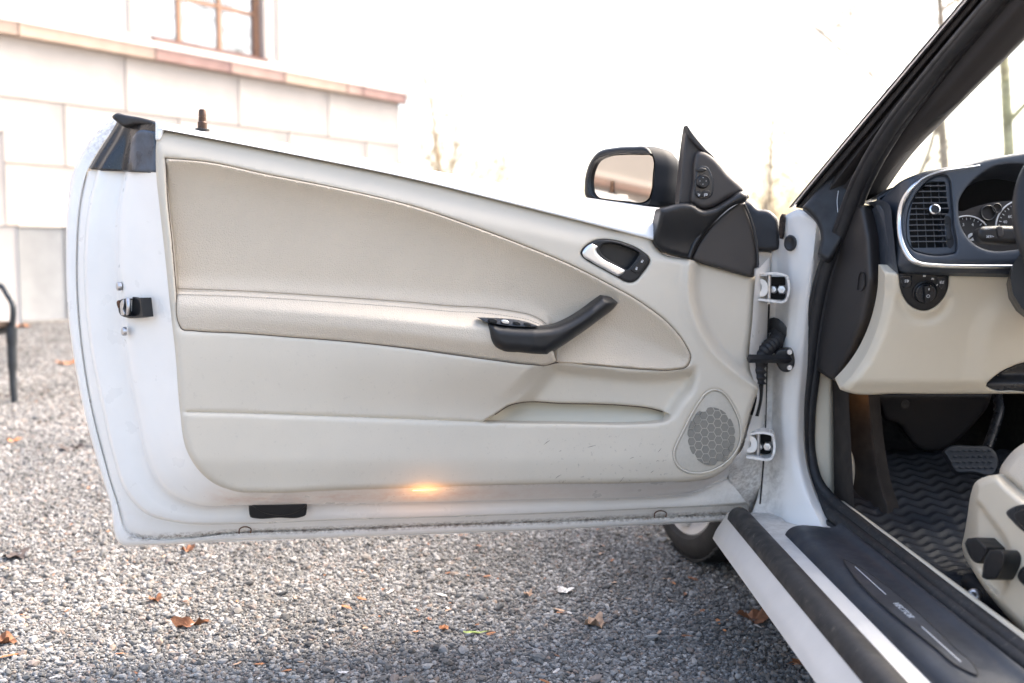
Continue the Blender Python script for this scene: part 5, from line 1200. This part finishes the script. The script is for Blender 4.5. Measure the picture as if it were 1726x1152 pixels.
# ledge stones with a sloping top
us = [-800, 255, 381, 472, 577, 604, 676]; lm = [M['ledge2'], M['ledge3'], M['ledge'], M['ledge2'], M['ledge'], M['ledge3']]
aa = [wa(u, 110) for u in us]; aa[-1] = a_end+.08; extra_a = [aa[1]-k*1.9 for k in range(14, 0, -1)]
bounds = extra_a + aa[1:]; mats_ = [random.choice([M['ledge2'], M['ledge2'], M['ledge']]) for _ in range(13)] + [M['ledge2']] + lm[1:]
for i in range(len(bounds)-1):
    wbox('ledge_stone', bounds[i]+.004, bounds[i+1]-.004, z_lb, z_lt, -.05, .12, mats_[i], bld, .012)
V = []
for a_ in (A_L, a_end+.08):
    for t, z in ((.115, z_lt+.005), (-.02, z_lt+.16), (-.3, z_lt+.16), (-.3, z_lt)): V.append(w0 + w_dir*a_ + WP.n*t + np.array([0, 0, z]))
mesh_obj('ledge_weathering', V, [(0,4,5,1),(1,5,6,2),(4,7,6,5),(0,1,2,3)], M['render'], bld, 0)
# upper wall around the window opening
wl, wr = wat(256, 60, -.03), wat(436, 60, -.17); zb_ = wzt(345, 84, -.17); zt_ = zb_+2.6
Z_T = z_lt+5.2
for (x0, x1, y0, y1) in ((A_L, wl, z_lt+.02, Z_T), (wr, a_end, z_lt+.02, Z_T), (wl, wr, zt_, Z_T), (wl, wr, z_lt+.02, zb_-.02)):
    wbox('upper_wall', x0, x1, y0, y1, -.5, -.03, M['render'], bld)
for a_, t in ((wa(222, 60), 0), (wa(448, 50), 0), (wa(470, 50), 0)):
    wbox('pilaster_strip', a_-.02, a_+.02, z_lt+.17, Z_T, -.03, -.012, M['stone'], bld, .004)
win = wbox('window', wl-.02, wr+.02, zb_-.05, zb_-.0, -.22, .02, M['ledge3'], bld, .01)
cols_ = [wl, wat(302, 60, -.17), wat(370, 60, -.17), wr-.05]; zs_ = [zb_, wzt(370, 12, -.17)]; dzp = zs_[1]-zs_[0]; dzp = max(dzp, .45)
zs_ = [zb_ + dzp*k for k in range(5)]
for i, c in enumerate(cols_): wbox('mullion', c-(.03 if 0 < i < 3 else .05), c+(.03 if 0 < i < 3 else .05), zs_[0], zs_[-1], -.20, -.15+(.002 if i % 3 else .004), M['copper'], win, .006)
for i, z in enumerate(zs_): wbox('glazing_bar', wl, wr, z-(.025 if 0 < i < 4 else .05), z+(.025 if 0 < i < 4 else .05), -.20, -.156, M['copper'], win, .006)
for i in range(3):
    for j in range(4): wbox('pane', cols_[i]+.03, cols_[i+1]-.03, zs_[j]+.025, zs_[j+1]-.025, -.185, -.18, pane_m, win)
wbox('reveal', wl, wl+.0, zb_, zt_, -.5, -.2, M['render'], win) if False else None
wbox('room_behind', wl-.2, wr+.2, zb_-.1, zt_, -1.2, -.6, M['dark'], bld)
# end wall going back from the corner
wbox('end_wall', a_end-.5, a_end-.021, 0, Z_T, -7, -.5, M['render'], bld)
wbox('roof', A_L-.3, a_end+.4, Z_T, Z_T+.35, -7.4, .45, M['plinth'], bld, .05)
# projecting porch pier at the left border
pa = wa(-52, 300)
wbox('porch_pier', pa-1.6, pa, 0.0, z_pl+1.05, .06, .9, M['stone'], bld, .02)
pb_ = wa(-44, 450)
wbox('porch_step', pb_-1.6, pb_+.08, -.02, z_pl-.02, .10, .96, M['render'], bld, .02)

# ================================================================== bench at the left edge
M['iron'] = material('black_cast_iron', (.025,.03,.035), .45, var=(20, .3)); M['wood'] = material('dark_bench_wood', (.09,.06,.04), .7, var=(8, .3))
by = 5.5; bx = float(W(np.array(20.), np.array(600.), by)[0])
bench = empty('park_bench', (bx, by, 0), label='black cast iron park bench end at the left border', category='bench')
def bench_end(x):
    arm = cr([(x-.004, by+.52, .62), (x-.002, by+.36, .66), (x, by+.14, .655), (x, by+.02, .60), (x, by-.03, .50), (x, by-.01, .40)], 6)
    tube('arm', arm, .016, M['iron'], bench, k=10)
    tube('front_leg', cr([(x, by-.01, .42), (x, by-.005, .30), (x, by, .15), (x, by-.01, .0)], 6), [.030]*5+[.026]*6+[.020]*8, M['iron'], bench, k=10)
    tube('back_leg', cr([(x, by+.55, .88), (x, by+.50, .62), (x, by+.43, .42), (x, by+.48, .2), (x, by+.56, 0)], 6), .022, M['iron'], bench, k=10)
    tube('seat_bracket', cr([(x, by-.02, .41), (x, by+.2, .385), (x, by+.44, .40)], 6), .022, M['iron'], bench, k=8)
bench_end(bx); bench_end(bx-1.55)
for i in range(4): box('slat', (bx-.775, by+.04+i*.115, .435), (1.58,.085,.028), M['wood'], bench, bevel=.005)
for i in range(3): box('slat', (bx-.775, by+.465+i*.028, .56+i*.12), (1.58,.026,.085), M['wood'], bench, bevel=.005)

bench.rotation_euler.z = math.radians(60)

# ================================================================== bare trees
M['bark'] = material('pale_bark', (.33,.27,.195), .9, var=(6, .3)); M['twig'] = material('tan_twigs', (.38,.28,.15), .9, var=(3, .3))
M['bark2'] = material('mossy_bark', (.36,.34,.20), .9, var=(4, .45))
def tree(u, Y, height, rad, seed, label, leaves_n=500, lean=(0, 0), bark='bark', depth=4, z0=None, spread=.55, clear=.25):
    r = random.Random(seed); base = W(np.array(float(u)), np.array(435.), Y); base[2] = 0
    t = empty('bare_tree', tuple(base), label=label, category='tree', group='bare trees beyond the yard')
    TV, TF, CV_, CF = [], [], [], []; tips = []
    def grow(p, d, L, rd, lev):
        n = 5; P = [p]; q = p.copy(); dd = d.copy()
        for i in range(n):
            dd = dd + np.array([r.uniform(-1, 1), r.uniform(-1, 1), r.uniform(-.3, .6)])*.13; dd /= np.linalg.norm(dd); q = q + dd*L/n; P.append(q.copy())
        rr = np.linspace(rd, rd*.55, n+1)
        if lev <= 1:
            v_, f_ = tube_geo(np.array(P), rr, 8 if lev == 0 else 6, base=len(TV)); TV.extend(v_); TF.extend(f_)
        else:
            v_, f_ = tube_geo(np.array(P), rr, 4, base=len(CV_), caps=False); CV_.extend(v_); CF.extend(f_)
        if lev >= depth: tips.append(q); return
        k = r.randint(4, 6) if lev == 0 else r.randint(2, 4)
        for j in range(k):
            f = clear + (1-clear)*(j+r.random())/k if lev == 0 else .3+.7*(j+r.random())/k
            i = min(int(f*n), n-1); s = P[i] + (P[i+1]-P[i])*(f*n-i); a = r.uniform(0, 6.28)
            nd = dd*(1-spread) + np.array([math.cos(a), math.sin(a), r.uniform(-.1, .5)])*spread*1.2; nd /= np.linalg.norm(nd)
            grow(s, nd, L*r.uniform(.45, .68), rr[i]*.55, lev+1)
        grow(q, dd, L*.6, rr[-1]*.9, lev+1)
    grow(base.copy(), np.array([lean[0], lean[1], 1.0]), height*.5, rad, 0)
    for i in range(leaves_n):
        c = tips[r.randrange(len(tips))] + np.array([r.gauss(0, .25), r.gauss(0, .25), r.gauss(0, .25)]); s = r.uniform(.03, .07); k = len(CV_)
        a = np.array([r.uniform(-1, 1), r.uniform(-1, 1), r.uniform(-1, 1)]); a /= np.linalg.norm(a); b = np.cross(a, [r.random(), r.random(), 1]); b /= np.linalg.norm(b)
        CV_.extend([c-a*s, c+b*s*.6, c+a*s, c-b*s*.6]); CF.append((k, k+1, k+2, k+3))
    mesh_obj('trunk', np.array(TV), TF, M[bark], t, 60); mesh_obj('crown', np.array(CV_), CF, M['twig'], t, 0)
tree(766, 26, 8.5, .09, 3, 'slender bare tree rising behind the middle of the door', 700, spread=.40)
tree(712, 24, 5.5, .05, 5, 'small bushy bare tree beside the building corner', 500, spread=.5)
tree(800, 30, 5.0, .05, 15, 'low twiggy shrub right of the slender bare tree', 400, spread=.5)
tree(1290, 28, 6.5, .07, 8, 'thin bare tree between the mirror and the screen pillar', 600, spread=.45)
tree(1322, 30, 5.0, .06, 18, 'low bare tree just left of the screen pillar foot', 400, spread=.5)
tree(1592, 26, 15, .15, 11, 'tall bare tree whose trunk shows above the dashboard', 3500, spread=.55, clear=.45, depth=5)
tree(1722, 18, 14, .12, 13, 'mossy leaning tree seen through the windscreen at the right edge', 2500, lean=(-.10, 0), bark='bark2', clear=.35, depth=5)
tree(1500, 40, 17, .13, 22, 'wide bare tree with high leafy branches left of the screen pillar', 5000, spread=.6, clear=.35, depth=5)
